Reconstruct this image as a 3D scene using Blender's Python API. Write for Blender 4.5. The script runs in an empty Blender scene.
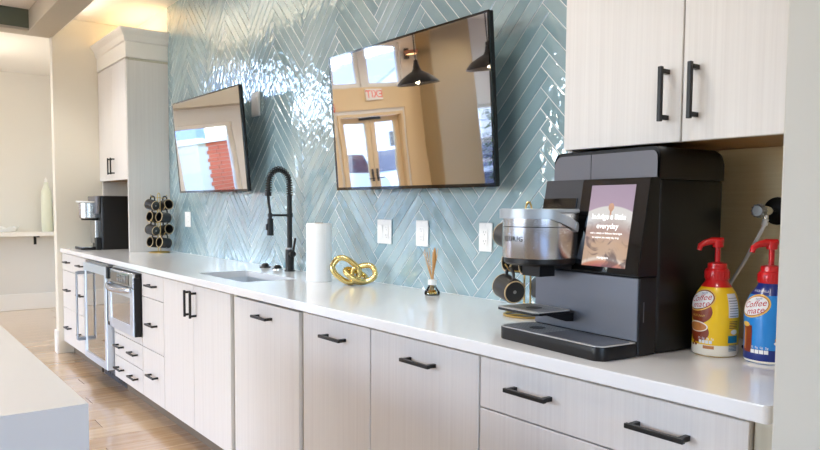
import bpy, bmesh, math, random
from mathutils import Matrix, Vector
R_ = math.radians
PI = math.pi
rnd = random.Random(7)
sc = bpy.context.scene
C = sc.collection

# ------------------------------------------------------------------ camera
F_PX, YAW, PIT, ROLL = 718.67, 0.64806, 0.063432, 0.006566
cam_pos = Vector((0.0, -1.98423, 1.27873))
Fv = Vector((-math.cos(YAW)*math.cos(PIT), math.sin(YAW)*math.cos(PIT), -math.sin(PIT)))
Rv = Vector((math.sin(YAW), math.cos(YAW), 0.0))
Uv = Rv.cross(Fv)
R2 = Rv*math.cos(ROLL) + Uv*math.sin(ROLL)
U2 = -Rv*math.sin(ROLL) + Uv*math.cos(ROLL)
cd = bpy.data.cameras.new('camera')
cd.sensor_width = 36.0
cd.lens = F_PX/820.0*36.0
cd.shift_y = 28.6/820.0
cd.clip_start = 0.05
cd.clip_end = 300
cam = bpy.data.objects.new('camera', cd)
C.objects.link(cam)
cam.matrix_world = Matrix(((R2.x, U2.x, -Fv.x, cam_pos.x), (R2.y, U2.y, -Fv.y, cam_pos.y), (R2.z, U2.z, -Fv.z, cam_pos.z), (0, 0, 0, 1)))
sc.camera = cam

# ------------------------------------------------------------------ world, exposure
sc.view_settings.view_transform = 'Standard'
sc.view_settings.look = 'None'
sc.view_settings.gamma = 1.0
sc.view_settings.use_curve_mapping = False
sc.view_settings.exposure = 0.28
world = bpy.data.worlds.new('sky')
sc.world = world
world.use_nodes = True
wn = world.node_tree
wn.nodes.clear()
wo = wn.nodes.new('ShaderNodeOutputWorld')
wb = wn.nodes.new('ShaderNodeBackground')
sky = wn.nodes.new('ShaderNodeTexSky')
sky.sky_type = 'NISHITA'
sky.sun_disc = False
sky.sun_elevation = R_(48)
sky.sun_rotation = R_(200)
sky.air_density = 1.0
sky.dust_density = 1.2
tint = wn.nodes.new('ShaderNodeMix')
tint.data_type = 'RGBA'
tint.blend_type = 'MULTIPLY'
tint.inputs[0].default_value = 1.0
tint.inputs[7].default_value = (0.94, 0.98, 1.10, 1)
wn.links.new(sky.outputs[0], tint.inputs[6])
wn.links.new(tint.outputs[2], wb.inputs[0])
wb.inputs[1].default_value = SKY_STRENGTH = 1.42
wn.links.new(wb.outputs[0], wo.inputs[0])
sc.cycles.max_bounces = 10
sc.cycles.diffuse_bounces = 6
sc.cycles.glossy_bounces = 5
sc.cycles.transparent_max_bounces = 12
sc.cycles.sample_clamp_indirect = 6.0
sc.cycles.caustics_reflective = False
sc.cycles.caustics_refractive = False


def area_light(name, loc, rot, sx, sy, power, color, portal=False, spread=None):
    l = bpy.data.lights.new(name, 'AREA')
    l.shape = 'RECTANGLE'
    l.size, l.size_y = sx, sy
    l.energy = power
    l.color = color
    if portal:
        l.cycles.is_portal = True
    if spread:
        l.spread = spread
    o = bpy.data.objects.new(name, l)
    C.objects.link(o)
    o.location = loc
    o.rotation_euler = rot
    return o


# window openings (wall, a0, a1, z0, z1): the far wall runs in y, the street wall in x, the entry wall in y
FARX, STREETY, ENTRYX, CEIL, HIGH = -9.84, -9.0, 3.6, 2.87, 3.6
FAR_OPEN = [(-2.95, -2.05, 0.3, 2.06), (-5.80, -4.50, 0.0, 2.07), (-4.40, -3.55, 2.50, 3.2), (-3.3, -2.4, 2.66, 3.42), (-2.3, -1.5, 2.66, 3.42), (-5.05, -4.50, 2.50, 3.2), (-5.90, -5.17, 2.50, 3.2), (-8.30, -7.35, 0.4, 2.05)]
STREET_OPEN = [(-9.2, -7.0, 0.3, 3.3), (-6.6, -4.4, 0.3, 3.3), (-4.0, -1.8, 0.3, 3.3)]
ENTRY_OPEN = [(-8.4, -6.4, 0.3, 3.2), (-4.6, -1.7, 0.4, 2.9)]
for (a0, a1, z0, z1) in FAR_OPEN:
    area_light('portal', (FARX-.02, (a0+a1)/2, (z0+z1)/2), (0, R_(-90), 0), z1-z0, a1-a0, 1, (1, 1, 1), True)
for (a0, a1, z0, z1) in STREET_OPEN:
    area_light('portal', ((a0+a1)/2, STREETY-.02, (z0+z1)/2), (R_(90), 0, 0), a1-a0, z1-z0, 1, (1, 1, 1), True)
for (a0, a1, z0, z1) in ENTRY_OPEN:
    area_light('portal', (ENTRYX+.02, (a0+a1)/2, (z0+z1)/2), (0, R_(90), 0), z1-z0, a1-a0, 1, (1, 1, 1), True)


# ------------------------------------------------------------------ materials
def srgb(r, g, b):
    f = lambda c: (c/255/12.92) if c/255 <= .04045 else ((c/255+.055)/1.055)**2.4
    return (f(r), f(g), f(b), 1)


MATS = {}


def newmat(name):
    m = bpy.data.materials.new(name)
    m.use_nodes = True
    nt = m.node_tree
    bs = nt.nodes['Principled BSDF']
    MATS[name] = m
    return m, nt, bs


def N(nt, t, **kw):
    n = nt.nodes.new(t)
    for k, v in kw.items():
        setattr(n, k, v)
    return n


def plain(name, col, rough=.5, metal=0, spec=.5, coat=0, bump=0, bscale=200, emit=None, estr=0, rvar=0):
    m, nt, bs = newmat(name)
    bs.inputs['Base Color'].default_value = col
    bs.inputs['Roughness'].default_value = rough
    bs.inputs['Metallic'].default_value = metal
    bs.inputs['Specular IOR Level'].default_value = spec
    bs.inputs['Coat Weight'].default_value = coat
    bs.inputs['Coat Roughness'].default_value = .05
    if emit:
        bs.inputs['Emission Color'].default_value = emit
        bs.inputs['Emission Strength'].default_value = estr
    tc = N(nt, 'ShaderNodeTexCoord')
    no = N(nt, 'ShaderNodeTexNoise')
    no.inputs['Scale'].default_value = bscale
    no.inputs['Detail'].default_value = 3
    nt.links.new(tc.outputs['Object'], no.inputs['Vector'])
    if bump:
        bp = N(nt, 'ShaderNodeBump')
        bp.inputs['Strength'].default_value = bump
        bp.inputs['Distance'].default_value = .002
        nt.links.new(no.outputs['Fac'], bp.inputs['Height'])
        nt.links.new(bp.outputs[0], bs.inputs['Normal'])
    mr = N(nt, 'ShaderNodeMapRange')
    mr.inputs[3].default_value = max(0, rough-.04-rvar)
    mr.inputs[4].default_value = min(1, rough+.04+rvar)
    nt.links.new(no.outputs['Fac'], mr.inputs[0])
    nt.links.new(mr.outputs[0], bs.inputs['Roughness'])
    return m


def grain(name, c1, c2, scale=(90, 90, 1.6), rough=.42, bump=.06):
    m, nt, bs = newmat(name)
    tc = N(nt, 'ShaderNodeTexCoord')
    mp = N(nt, 'ShaderNodeMapping')
    mp.inputs['Scale'].default_value = scale
    no = N(nt, 'ShaderNodeTexNoise')
    no.inputs['Scale'].default_value = 1
    no.inputs['Detail'].default_value = 5
    no.inputs['Roughness'].default_value = .65
    cr = N(nt, 'ShaderNodeValToRGB')
    cr.color_ramp.elements[0].position = .3
    cr.color_ramp.elements[0].color = c1
    cr.color_ramp.elements[1].position = .7
    cr.color_ramp.elements[1].color = c2
    bp = N(nt, 'ShaderNodeBump')
    bp.inputs['Strength'].default_value = bump
    bp.inputs['Distance'].default_value = .001
    L = nt.links.new
    L(tc.outputs['Object'], mp.inputs[0]); L(mp.outputs[0], no.inputs['Vector'])
    L(no.outputs['Fac'], cr.inputs[0]); L(cr.outputs[0], bs.inputs['Base Color'])
    L(no.outputs['Fac'], bp.inputs['Height']); L(bp.outputs[0], bs.inputs['Normal'])
    bs.inputs['Roughness'].default_value = rough
    return m


grain('laminate', srgb(219, 214, 209), srgb(228, 224, 219), scale=(110, 110, 1.2))
grain('laminate_edge', srgb(186, 180, 160), srgb(200, 194, 176))
grain('niche_panel', srgb(224, 206, 160), srgb(234, 218, 176), scale=(2.0, 60, 110))
grain('raw_wood', srgb(150, 108, 58), srgb(172, 128, 74), scale=(2, 60, 60))
plain('crown_paint', srgb(236, 233, 226), .4, bump=.02)
plain('toe_dark', srgb(120, 105, 88), .6)
plain('quartz', srgb(240, 240, 241), .16, spec=.5, coat=.25, bscale=350)
plain('wall_paint', srgb(226, 220, 205), .6, bump=.03, bscale=300)
plain('wall_white', srgb(236, 233, 226), .55, bump=.03, bscale=300)
plain('wall_greige', srgb(206, 203, 192), .6, bump=.03, bscale=300)
plain('wall_grey', srgb(222, 219, 212), .6, bump=.03, bscale=300)
plain('taupe_paint', srgb(186, 178, 162), .6, bump=.02)
plain('green_paint', srgb(92, 100, 84), .6, bump=.02)
plain('tan_paint', srgb(222, 196, 154), .6, bump=.02)
plain('pillar_paint', srgb(158, 138, 104), .6, bump=.02)
plain('ceiling_paint', srgb(240, 238, 233), .7, bump=.02)
plain('grout', srgb(236, 240, 240), .7, bump=.2, bscale=500)
plain('black_metal', srgb(26, 25, 24), .38, metal=.3)
plain('black_plastic', srgb(16, 15, 16), .36, spec=.35)
plain('dark_plastic', srgb(48, 47, 50), .42)
plain('grey_plastic', srgb(104, 103, 108), .38, metal=.35)
plain('slate_panel', srgb(112, 116, 126), .33, metal=.6)
plain('tray_silver', srgb(196, 194, 190), .38, metal=.25)
plain('silver_plastic', srgb(176, 184, 190), .32, metal=.4)
plain('black_gloss', srgb(12, 12, 13), .06, coat=.6)
plain('steel', srgb(196, 198, 200), .24, metal=1, rvar=.04)
plain('appliance_steel', srgb(216, 224, 232), .34, metal=.75)
plain('sink_steel', srgb(222, 226, 228), .38, metal=.85)
plain('steel_dark', srgb(150, 150, 150), .3, metal=1)
plain('chrome', srgb(225, 225, 225), .08, metal=1)
plain('gold', srgb(228, 204, 132), .2, metal=1)
plain('gold_satin', srgb(214, 182, 110), .3, metal=1)
plain('white_plastic', srgb(240, 240, 238), .35)
plain('white_paper', srgb(244, 244, 242), .85, bump=.35, bscale=400)
plain('cardboard', srgb(170, 135, 95), .8)
plain('mug_black', srgb(30, 29, 30), .38)
plain('mug_rim', srgb(196, 172, 132), .5)
plain('print_white', srgb(235, 235, 235), .5)
plain('print_black', srgb(20, 20, 20), .5)
plain('print_grey', srgb(140, 140, 138), .5)
plain('red_plastic', srgb(206, 22, 26), .3, coat=.3)
plain('bottle_yellow', srgb(250, 205, 20), .32, coat=.3)
plain('bottle_cream', srgb(245, 238, 222), .32, coat=.3)
plain('bottle_blue', srgb(28, 134, 214), .3, coat=.3)
plain('bottle_navy', srgb(14, 40, 120), .3, coat=.3)
plain('label_red', srgb(190, 25, 35), .4)
plain('label_brown', srgb(130, 48, 16), .4)
plain('label_tan', srgb(190, 120, 60), .4)
plain('label_gold', srgb(236, 190, 90), .4)
plain('label_teal', srgb(30, 110, 140), .4)
plain('reed', srgb(196, 142, 78), .7)
plain('reed_light', srgb(214, 178, 128), .7)
plain('amber_oil', srgb(215, 140, 50), .1)
plain('stoneware', srgb(222, 224, 204), .35, bump=.2, bscale=40)
plain('rubber', srgb(30, 30, 30), .7)
plain('lamp_black', srgb(34, 33, 33), .45)
plain('bulb', srgb(255, 220, 170), .4, emit=srgb(255, 205, 140), estr=3)
plain('downlight', srgb(255, 240, 220), .4, emit=srgb(255, 232, 200), estr=10)
plain('asphalt', srgb(140, 140, 142), .8, bump=.3, bscale=60)
plain('fill_globe_glass', srgb(255, 246, 232), .4, emit=srgb(255, 226, 180), estr=6)
plain('lawn', srgb(95, 140, 60), .9, bump=.5, bscale=40)
plain('siding_blue', srgb(120, 140, 175), .7)
plain('siding_white', srgb(230, 228, 222), .7)
plain('roof_grey', srgb(150, 150, 158), .8)
plain('car_white', srgb(225, 228, 232), .2, coat=.5)
plain('car_dark', srgb(50, 62, 90), .2, coat=.5)
plain('car_glass', srgb(40, 50, 60), .05)
plain('brick_red', srgb(196, 92, 58), .8, bump=.3, bscale=60)
plain('mortar', srgb(205, 190, 175), .9)
plain('leaf', srgb(90, 130, 60), .6)
plain('trunk', srgb(110, 85, 60), .8)
plain('exit_red', srgb(215, 50, 30), .5, emit=srgb(230, 50, 30), estr=.3)
plain('stroberd', srgb(200, 50, 25), .4)
plain('terracotta', srgb(170, 110, 80), .7)


def screen_mat():
    m, nt, bs = newmat('tv_screen')
    bs.inputs['Base Color'].default_value = srgb(236, 236, 238)
    bs.inputs['Metallic'].default_value = 1
    bs.inputs['Roughness'].default_value = .02
    tc = N(nt, 'ShaderNodeTexCoord')
    no = N(nt, 'ShaderNodeTexNoise')
    no.inputs['Scale'].default_value = 2.2
    bp = N(nt, 'ShaderNodeBump')
    bp.inputs['Strength'].default_value = .03
    bp.inputs['Distance'].default_value = .02
    nt.links.new(tc.outputs['Object'], no.inputs['Vector'])
    nt.links.new(no.outputs['Fac'], bp.inputs['Height'])
    nt.links.new(bp.outputs[0], bs.inputs['Normal'])


screen_mat()


def glass_mat(name, tint=(1, 1, 1, 1), gloss=1.0):
    m, nt, bs = newmat(name)
    nt.nodes.remove(bs)
    out = nt.nodes['Material Output']
    tr = N(nt, 'ShaderNodeBsdfTransparent')
    tr.inputs[0].default_value = tint
    gl = N(nt, 'ShaderNodeBsdfGlossy')
    gl.inputs['Roughness'].default_value = .02
    lw = N(nt, 'ShaderNodeFresnel')
    lw.inputs['IOR'].default_value = 1.45
    mu = N(nt, 'ShaderNodeMath', operation='MULTIPLY')
    mu.inputs[1].default_value = gloss
    mx = N(nt, 'ShaderNodeMixShader')
    L = nt.links.new
    L(lw.outputs[0], mu.inputs[0]); L(mu.outputs[0], mx.inputs[0])
    L(tr.outputs[0], mx.inputs[1]); L(gl.outputs[0], mx.inputs[2]); L(mx.outputs[0], out.inputs[0])


glass_mat('window_glass', (.97, .98, .99, 1), .8)
glass_mat('clear_glass', (.93, .96, .95, 1), 1.0)
glass_mat('oil_glass', (.95, .72, .38, 1), .6)
glass_mat('fridge_glass', (.42, .42, .44, 1), 3.0)
glass_mat('oven_glass', (.25, .22, .2, 1), 3.5)


def tile_mat():
    m, nt, bs = newmat('tile_glaze')
    L = nt.links.new
    tc = N(nt, 'ShaderNodeTexCoord')
    oi = N(nt, 'ShaderNodeObjectInfo')
    no = N(nt, 'ShaderNodeTexNoise')
    no.inputs['Scale'].default_value = 3.5
    no.inputs['Detail'].default_value = 3
    L(tc.outputs['Object'], no.inputs['Vector'])
    ad = N(nt, 'ShaderNodeMath', operation='MULTIPLY_ADD')
    ad.inputs[1].default_value = .34
    L(oi.outputs['Random'], ad.inputs[0])
    sb = N(nt, 'ShaderNodeMath', operation='MULTIPLY_ADD')
    sb.inputs[1].default_value = .9
    sb.inputs[2].default_value = -.12
    L(no.outputs['Fac'], sb.inputs[0]); L(sb.outputs[0], ad.inputs[2])
    cr = N(nt, 'ShaderNodeValToRGB')
    e = cr.color_ramp.elements
    e[0].position = .1; e[0].color = srgb(116, 150, 160)
    e[1].position = .9; e[1].color = srgb(180, 202, 206)
    k = e.new(.5); k.color = srgb(150, 178, 187)
    L(ad.outputs[0], cr.inputs[0]); L(cr.outputs[0], bs.inputs['Base Color'])
    bs.inputs['Roughness'].default_value = .05
    bs.inputs['Coat Weight'].default_value = 1.0
    bs.inputs['Coat Roughness'].default_value = .03
    bs.inputs['Coat IOR'].default_value = 1.7
    bs.inputs['IOR'].default_value = 1.7
    n2 = N(nt, 'ShaderNodeTexNoise')
    n2.inputs['Scale'].default_value = 20
    n2.inputs['Detail'].default_value = 1.5
    n3 = N(nt, 'ShaderNodeVectorMath', operation='ADD')
    cx = N(nt, 'ShaderNodeCombineXYZ')
    mu = N(nt, 'ShaderNodeMath', operation='MULTIPLY')
    mu.inputs[1].default_value = 37.0
    L(oi.outputs['Random'], mu.inputs[0]); L(mu.outputs[0], cx.inputs[1])
    L(tc.outputs['Object'], n3.inputs[0]); L(cx.outputs[0], n3.inputs[1])
    L(n3.outputs[0], n2.inputs['Vector'])
    bp = N(nt, 'ShaderNodeBump')
    bp.inputs['Strength'].default_value = .7
    bp.inputs['Distance'].default_value = .006
    L(n2.outputs['Fac'], bp.inputs['Height'])
    L(bp.outputs[0], bs.inputs['Normal']); L(bp.outputs[0], bs.inputs['Coat Normal'])


tile_mat()


def oak_mat(name, planks=False):
    m, nt, bs = newmat(name)
    L = nt.links.new
    tc = N(nt, 'ShaderNodeTexCoord')
    oi = N(nt, 'ShaderNodeObjectInfo')
    mp = N(nt, 'ShaderNodeMapping')
    mp.inputs['Scale'].default_value = (28, 1.6, 28)
    cx = N(nt, 'ShaderNodeCombineXYZ')
    mu = N(nt, 'ShaderNodeMath', operation='MULTIPLY')
    mu.inputs[1].default_value = 53.0
    L(oi.outputs['Random'], mu.inputs[0]); L(mu.outputs[0], cx.inputs[0]); L(mu.outputs[0], cx.inputs[1])
    L(cx.outputs[0], mp.inputs['Location'])
    L(tc.outputs['Object'], mp.inputs[0])
    no = N(nt, 'ShaderNodeTexNoise')
    no.inputs['Scale'].default_value = 1
    no.inputs['Detail'].default_value = 6
    no.inputs['Distortion'].default_value = .6
    L(mp.outputs[0], no.inputs['Vector'])
    ad = N(nt, 'ShaderNodeMath', operation='MULTIPLY_ADD')
    ad.inputs[1].default_value = .5
    L(oi.outputs['Random'], ad.inputs[0])
    sb = N(nt, 'ShaderNodeMath', operation='MULTIPLY_ADD')
    sb.inputs[1].default_value = .9
    sb.inputs[2].default_value = -.2
    L(no.outputs['Fac'], sb.inputs[0]); L(sb.outputs[0], ad.inputs[2])
    cr = N(nt, 'ShaderNodeValToRGB')
    e = cr.color_ramp.elements
    e[0].position = .1; e[0].color = srgb(184, 148, 110)
    e[1].position = .9; e[1].color = srgb(224, 198, 166)
    L(ad.outputs[0], cr.inputs[0])
    if planks:
        br = N(nt, 'ShaderNodeTexBrick')
        br.inputs['Scale'].default_value = 1
        br.inputs['Brick Width'].default_value = 1.5
        br.inputs['Row Height'].default_value = .19
        br.inputs['Mortar Size'].default_value = .003
        br.inputs['Color1'].default_value = srgb(184, 150, 112)
        br.inputs['Color2'].default_value = srgb(208, 180, 146)
        br.inputs['Mortar'].default_value = srgb(120, 90, 60)
        m2 = N(nt, 'ShaderNodeMapping')
        m2.inputs['Rotation'].default_value = (0, 0, R_(90))
        L(tc.outputs['Object'], m2.inputs[0]); L(m2.outputs[0], br.inputs['Vector'])
        L(br.outputs[0], bs.inputs['Base Color'])
    else:
        L(cr.outputs[0], bs.inputs['Base Color'])
    bs.inputs['Roughness'].default_value = .24
    bs.inputs['Coat Weight'].default_value = 1.0
    bs.inputs['Coat Roughness'].default_value = .14
    bp = N(nt, 'ShaderNodeBump')
    bp.inputs['Strength'].default_value = .06
    bp.inputs['Distance'].default_value = .001
    L(no.outputs['Fac'], bp.inputs['Height']); L(bp.outputs[0], bs.inputs['Normal'])


oak_mat('oak')
oak_mat('oak_far', True)


def beverage_mat():
    # the lit picture on the touch screen: mauve above a white cup rim, milky coffee below
    m, nt, bs = newmat('screen_picture')
    L = nt.links.new
    tc = N(nt, 'ShaderNodeTexCoord')
    sp = N(nt, 'ShaderNodeSeparateXYZ')
    L(tc.outputs['Generated'], sp.inputs[0])
    no = N(nt, 'ShaderNodeTexNoise')
    no.inputs['Scale'].default_value = 3
    no.inputs['Distortion'].default_value = 1.2
    mp = N(nt, 'ShaderNodeMapping')
    mp.inputs['Scale'].default_value = (1, 1, 1.8)
    L(tc.outputs['Generated'], mp.inputs[0]); L(mp.outputs[0], no.inputs['Vector'])
    # arch of the rim: z + k(x-.5)^2
    dx = N(nt, 'ShaderNodeMath', operation='SUBTRACT'); dx.inputs[1].default_value = .5
    L(sp.outputs[0], dx.inputs[0])
    sq = N(nt, 'ShaderNodeMath', operation='MULTIPLY'); L(dx.outputs[0], sq.inputs[0]); L(dx.outputs[0], sq.inputs[1])
    ar = N(nt, 'ShaderNodeMath', operation='MULTIPLY_ADD'); ar.inputs[1].default_value = .28
    L(sq.outputs[0], ar.inputs[0]); L(sp.outputs[2], ar.inputs[2])
    cr = N(nt, 'ShaderNodeValToRGB')
    e = cr.color_ramp.elements
    e[0].position = 0; e[0].color = srgb(170, 90, 100)
    e[1].position = 1; e[1].color = srgb(170, 150, 170)
    for pos, col in ((.07, srgb(205, 140, 110)), (.10, srgb(230, 215, 200)), (.14, srgb(196, 165, 140)), (.3, srgb(200, 165, 135)), (.47, srgb(180, 150, 140)), (.58, srgb(205, 195, 190)), (.62, srgb(222, 218, 215)), (.735, srgb(222, 218, 215)), (.75, srgb(178, 155, 175))):
        k = e.new(pos); k.color = col
    L(ar.outputs[0], cr.inputs[0])
    # dark swirl on the left of the coffee
    mr = N(nt, 'ShaderNodeMapRange'); mr.inputs[1].default_value = .52; mr.inputs[2].default_value = .66
    L(no.outputs['Fac'], mr.inputs[0])
    lo = N(nt, 'ShaderNodeMapRange'); lo.inputs[1].default_value = .62; lo.inputs[2].default_value = .5
    L(ar.outputs[0], lo.inputs[0])
    mm = N(nt, 'ShaderNodeMath', operation='MULTIPLY'); L(mr.outputs[0], mm.inputs[0]); L(lo.outputs[0], mm.inputs[1])
    m8 = N(nt, 'ShaderNodeMath', operation='MULTIPLY'); m8.inputs[1].default_value = .75; L(mm.outputs[0], m8.inputs[0])
    mx = N(nt, 'ShaderNodeMix', data_type='RGBA')
    L(m8.outputs[0], mx.inputs[0]); L(cr.outputs[0], mx.inputs[6])
    mx.inputs[7].default_value = srgb(85, 62, 66)
    bs.inputs['Base Color'].default_value = (.01, .01, .01, 1)
    bs.inputs['Roughness'].default_value = .25
    L(mx.outputs[2], bs.inputs['Emission Color'])
    bs.inputs['Emission Strength'].default_value = .8


beverage_mat()
plain('screen_text', srgb(255, 255, 255), .5, emit=(1, 1, 1, 1), estr=.95)
plain('screen_bean', srgb(150, 115, 95), .5, emit=srgb(165, 128, 105), estr=.6)


# ------------------------------------------------------------------ mesh helpers
class MB:
    """collects shapes and links them as ONE mesh object"""
    def __init__(self):
        self.v = []
        self.f = []
        self.M = Matrix.Identity(4)

    def raw(self, vs, fs):
        n = len(self.v)
        self.v += [tuple(self.M @ Vector(p)) for p in vs]
        self.f += [[i+n for i in f] for f in fs]
        return self

    def bm_add(self, bm):
        bm.verts.index_update()
        self.raw([v.co.copy() for v in bm.verts], [[v.index for v in f.verts] for f in bm.faces])
        bm.free()
        return self

    def box(self, x0, x1, y0, y1, z0, z1, bev=0, seg=2):
        if bev <= 0:
            vs = [(x, y, z) for x in (x0, x1) for y in (y0, y1) for z in (z0, z1)]
            return self.raw(vs, [(0, 1, 3, 2), (4, 6, 7, 5), (0, 4, 5, 1), (2, 3, 7, 6), (0, 2, 6, 4), (1, 5, 7, 3)])
        bm = bmesh.new()
        bmesh.ops.create_cube(bm, size=1)
        for v in bm.verts:
            v.co = Vector(((x0+x1)/2+v.co.x*(x1-x0), (y0+y1)/2+v.co.y*(y1-y0), (z0+z1)/2+v.co.z*(z1-z0)))
        bmesh.ops.bevel(bm, geom=list(bm.edges), offset=bev, segments=seg, profile=.5, affect='EDGES')
        return self.bm_add(bm)

    def loft(self, rings, closed=False, caps=True):
        n = len(rings[0])
        vs = [p for r in rings for p in r]
        fs = []
        m = len(rings)
        for i in range(m if closed else m-1):
            a, b = i*n, ((i+1) % m)*n
            for j in range(n):
                k = (j+1) % n
                fs.append((a+j, a+k, b+k, b+j))
        if caps and not closed:
            fs.append(tuple(reversed(range(n))))
            fs.append(tuple(range((m-1)*n, m*n)))
        return self.raw(vs, fs)

    def tube(self, path, r, n=10, closed=False, caps=True, sx=1, sy=1, phase=0):
        P = [Vector(p) for p in path]
        m = len(P)
        rr = r if isinstance(r, (list, tuple)) else [r]*m
        rings = []
        up = None
        for i in range(m):
            if closed:
                t = (P[(i+1) % m]-P[i-1])
            else:
                t = P[min(i+1, m-1)]-P[max(i-1, 0)]
            if t.length < 1e-9:
                t = Vector((0, 0, 1))
            t.normalize()
            if up is None:
                up = Vector((0, 0, 1)) if abs(t.z) < .9 else Vector((1, 0, 0))
            a = (up-t*up.dot(t))
            if a.length < 1e-6:
                a = t.orthogonal()
            a.normalize()
            b = t.cross(a)
            up = a
            rings.append([P[i]+(a*math.cos(2*PI*k/n+phase)*sx+b*math.sin(2*PI*k/n+phase)*sy)*rr[i] for k in range(n)])
        return self.loft(rings, closed, caps)

    def cyl(self, p0, p1, r0, r1=None, n=20, bev=0):
        r1 = r0 if r1 is None else r1
        p0, p1 = Vector(p0), Vector(p1)
        if bev:
            d = (p1-p0).normalized()*bev
            return self.tube([p0, p0+d*.001, p0+d, p1-d, p1-d*.001, p1], [r0-bev, r0-bev*.9, r0, r1, r1-bev*.9, r1-bev], n)
        return self.tube([p0, p1], [r0, r1], n)

    def lathe(self, prof, n=32, sx=1, sy=1, cx=0, cy=0, a0=0, a1=2*PI):
        full = abs(a1-a0-2*PI) < 1e-6
        k = n if full else n+1
        rings = []
        for (r, z) in prof:
            r = max(r, 1e-5)
            rings.append([(cx+r*sx*math.cos(a0+(a1-a0)*i/n), cy+r*sy*math.sin(a0+(a1-a0)*i/n), z) for i in range(k)])
        vs = [p for r in rings for p in r]
        fs = []
        for i in range(len(rings)-1):
            for j in range(n):
                jj = (j+1) % k
                fs.append((i*k+j, i*k+jj, (i+1)*k+jj, (i+1)*k+j))
        return self.raw(vs, fs)

    def prism(self, poly, h0, h1, ax='z'):
        def P(a, b, h):
            return {'z': (a, b, h), 'y': (a, h, b), 'x': (h, a, b)}[ax]
        n = len(poly)
        vs = [P(a, b, h0) for a, b in poly]+[P(a, b, h1) for a, b in poly]
        fs = [tuple(reversed(range(n))), tuple(range(n, 2*n))]+[(i, (i+1) % n, n+(i+1) % n, n+i) for i in range(n)]
        return self.raw(vs, fs)

    def slab(self, x0, x1, y0, y1, z0, z1, r, bev=0, seg=6, rs=None):
        """rounded-rectangle plan, softened top and bottom edges; rs = radii of the corners (x1y1, x0y1, x0y0, x1y0)"""
        rs = rs or (r, r, r, r)

        def ring(ins, z):
            out = []
            cs = ((x1, y1, 0), (x0, y1, 90), (x0, y0, 180), (x1, y0, 270))
            for (cx, cy, a), q in zip(cs, rs):
                q2 = max(q-ins, 1e-4)
                ox = cx-math.copysign(ins+q2, 1 if cx == x1 else -1)
                oy = cy-math.copysign(ins+q2, 1 if cy == y1 else -1)
                for k in range(seg+1):
                    t = R_(a+90*k/seg)
                    out.append((ox+q2*math.cos(t), oy+q2*math.sin(t), z))
            return out
        if bev:
            rings = [ring(bev*(1-math.sin(t)), z0+bev*(1-math.cos(t))) for t in (0, PI/4, PI/2)]
            rings += [ring(bev*(1-math.sin(t)), z1-bev*(1-math.cos(t))) for t in (PI/2, PI/4, 0)]
        else:
            rings = [ring(0, z0), ring(0, z1)]
        return self.loft(rings)

    def build(self, name, mat, parent=None, smooth=True, loc=None, rotz=0, angle=35):
        me = bpy.data.meshes.new(name)
        me.from_pydata(self.v, [], self.f)
        me.validate()
        bm = bmesh.new()
        bm.from_mesh(me)
        bmesh.ops.recalc_face_normals(bm, faces=bm.faces)
        bm.to_mesh(me)
        bm.free()
        if smooth:
            me.shade_smooth()
            me.set_sharp_from_angle(angle=R_(angle))
        me.materials.append(MATS[mat])
        o = bpy.data.objects.new(name, me)
        C.objects.link(o)
        if parent:
            o.parent = parent
        if loc:
            o.location = loc
        o.rotation_euler.z = rotz
        return o


def tag(o, label=None, cat=None, group=None, kind=None):
    if label:
        o['label'] = label
    if cat:
        o['category'] = cat
    if group:
        o['group'] = group
    if kind:
        o['kind'] = kind
    return o


def thing(name, label, cat, loc=(0, 0, 0), rotz=0, group=None):
    o = bpy.data.objects.new(name, None)
    C.objects.link(o)
    o.location = loc
    o.rotation_euler = (0, 0, rotz)
    o.empty_display_size = .05
    return tag(o, label, cat, group)


def struct(mb, name, mat, parent=None, smooth=False):
    o = mb.build(name, mat, parent, smooth=smooth)
    if not parent:
        o['kind'] = 'structure'
    return o


def copy_tree(o, parent=None):
    c = o.copy()
    C.objects.link(c)
    c.parent = parent
    for ch in [k for k in bpy.data.objects if k.parent == o]:
        copy_tree(ch, c)
    return c


def text_mb(body, size, align='CENTER', spacing=1.0, maxlen=None):
    """flat lettering in the xy plane as an MB"""
    cu = bpy.data.curves.new('lettering', 'FONT')
    cu.body = body
    cu.size = size
    cu.align_x = align
    cu.align_y = 'CENTER'
    cu.space_character = spacing
    cu.resolution_u = 3
    ob = bpy.data.objects.new('lettering', cu)
    C.objects.link(ob)
    dg = bpy.context.evaluated_depsgraph_get()
    dg.update()
    me = bpy.data.meshes.new_from_object(ob.evaluated_get(dg))
    bm = bmesh.new()
    bm.from_mesh(me)
    if maxlen:
        bmesh.ops.triangulate(bm, faces=bm.faces)
        for _ in range(3):
            ed = [e for e in bm.edges if e.calc_length() > maxlen]
            if not ed:
                break
            bmesh.ops.subdivide_edges(bm, edges=ed, cuts=1)
            bmesh.ops.triangulate(bm, faces=[f for f in bm.faces if len(f.verts) > 3])
    mb = MB()
    mb.bm_add(bm)
    bpy.data.objects.remove(ob)
    bpy.data.curves.remove(cu)
    bpy.data.meshes.remove(me)
    return mb


def map_mb(mb, fn):
    mb.v = [tuple(fn(*p)) for p in mb.v]
    return mb


def disc_mb(rx, ry, cx=0, cy=0, n=28, rings=4, r_in=0.0, rot=0):
    mb = MB()
    vs, fs = [], []
    for i in range(rings+1):
        t = r_in+(1-r_in)*i/rings
        for k in range(n):
            a = 2*PI*k/n
            x, y = rx*t*math.cos(a), ry*t*math.sin(a)
            vs.append((cx+x*math.cos(rot)-y*math.sin(rot), cy+x*math.sin(rot)+y*math.cos(rot), 0))
    for i in range(rings):
        for k in range(n):
            fs.append((i*n+k, i*n+(k+1) % n, (i+1)*n+(k+1) % n, (i+1)*n+k))
    return mb.raw(vs, fs)


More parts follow.
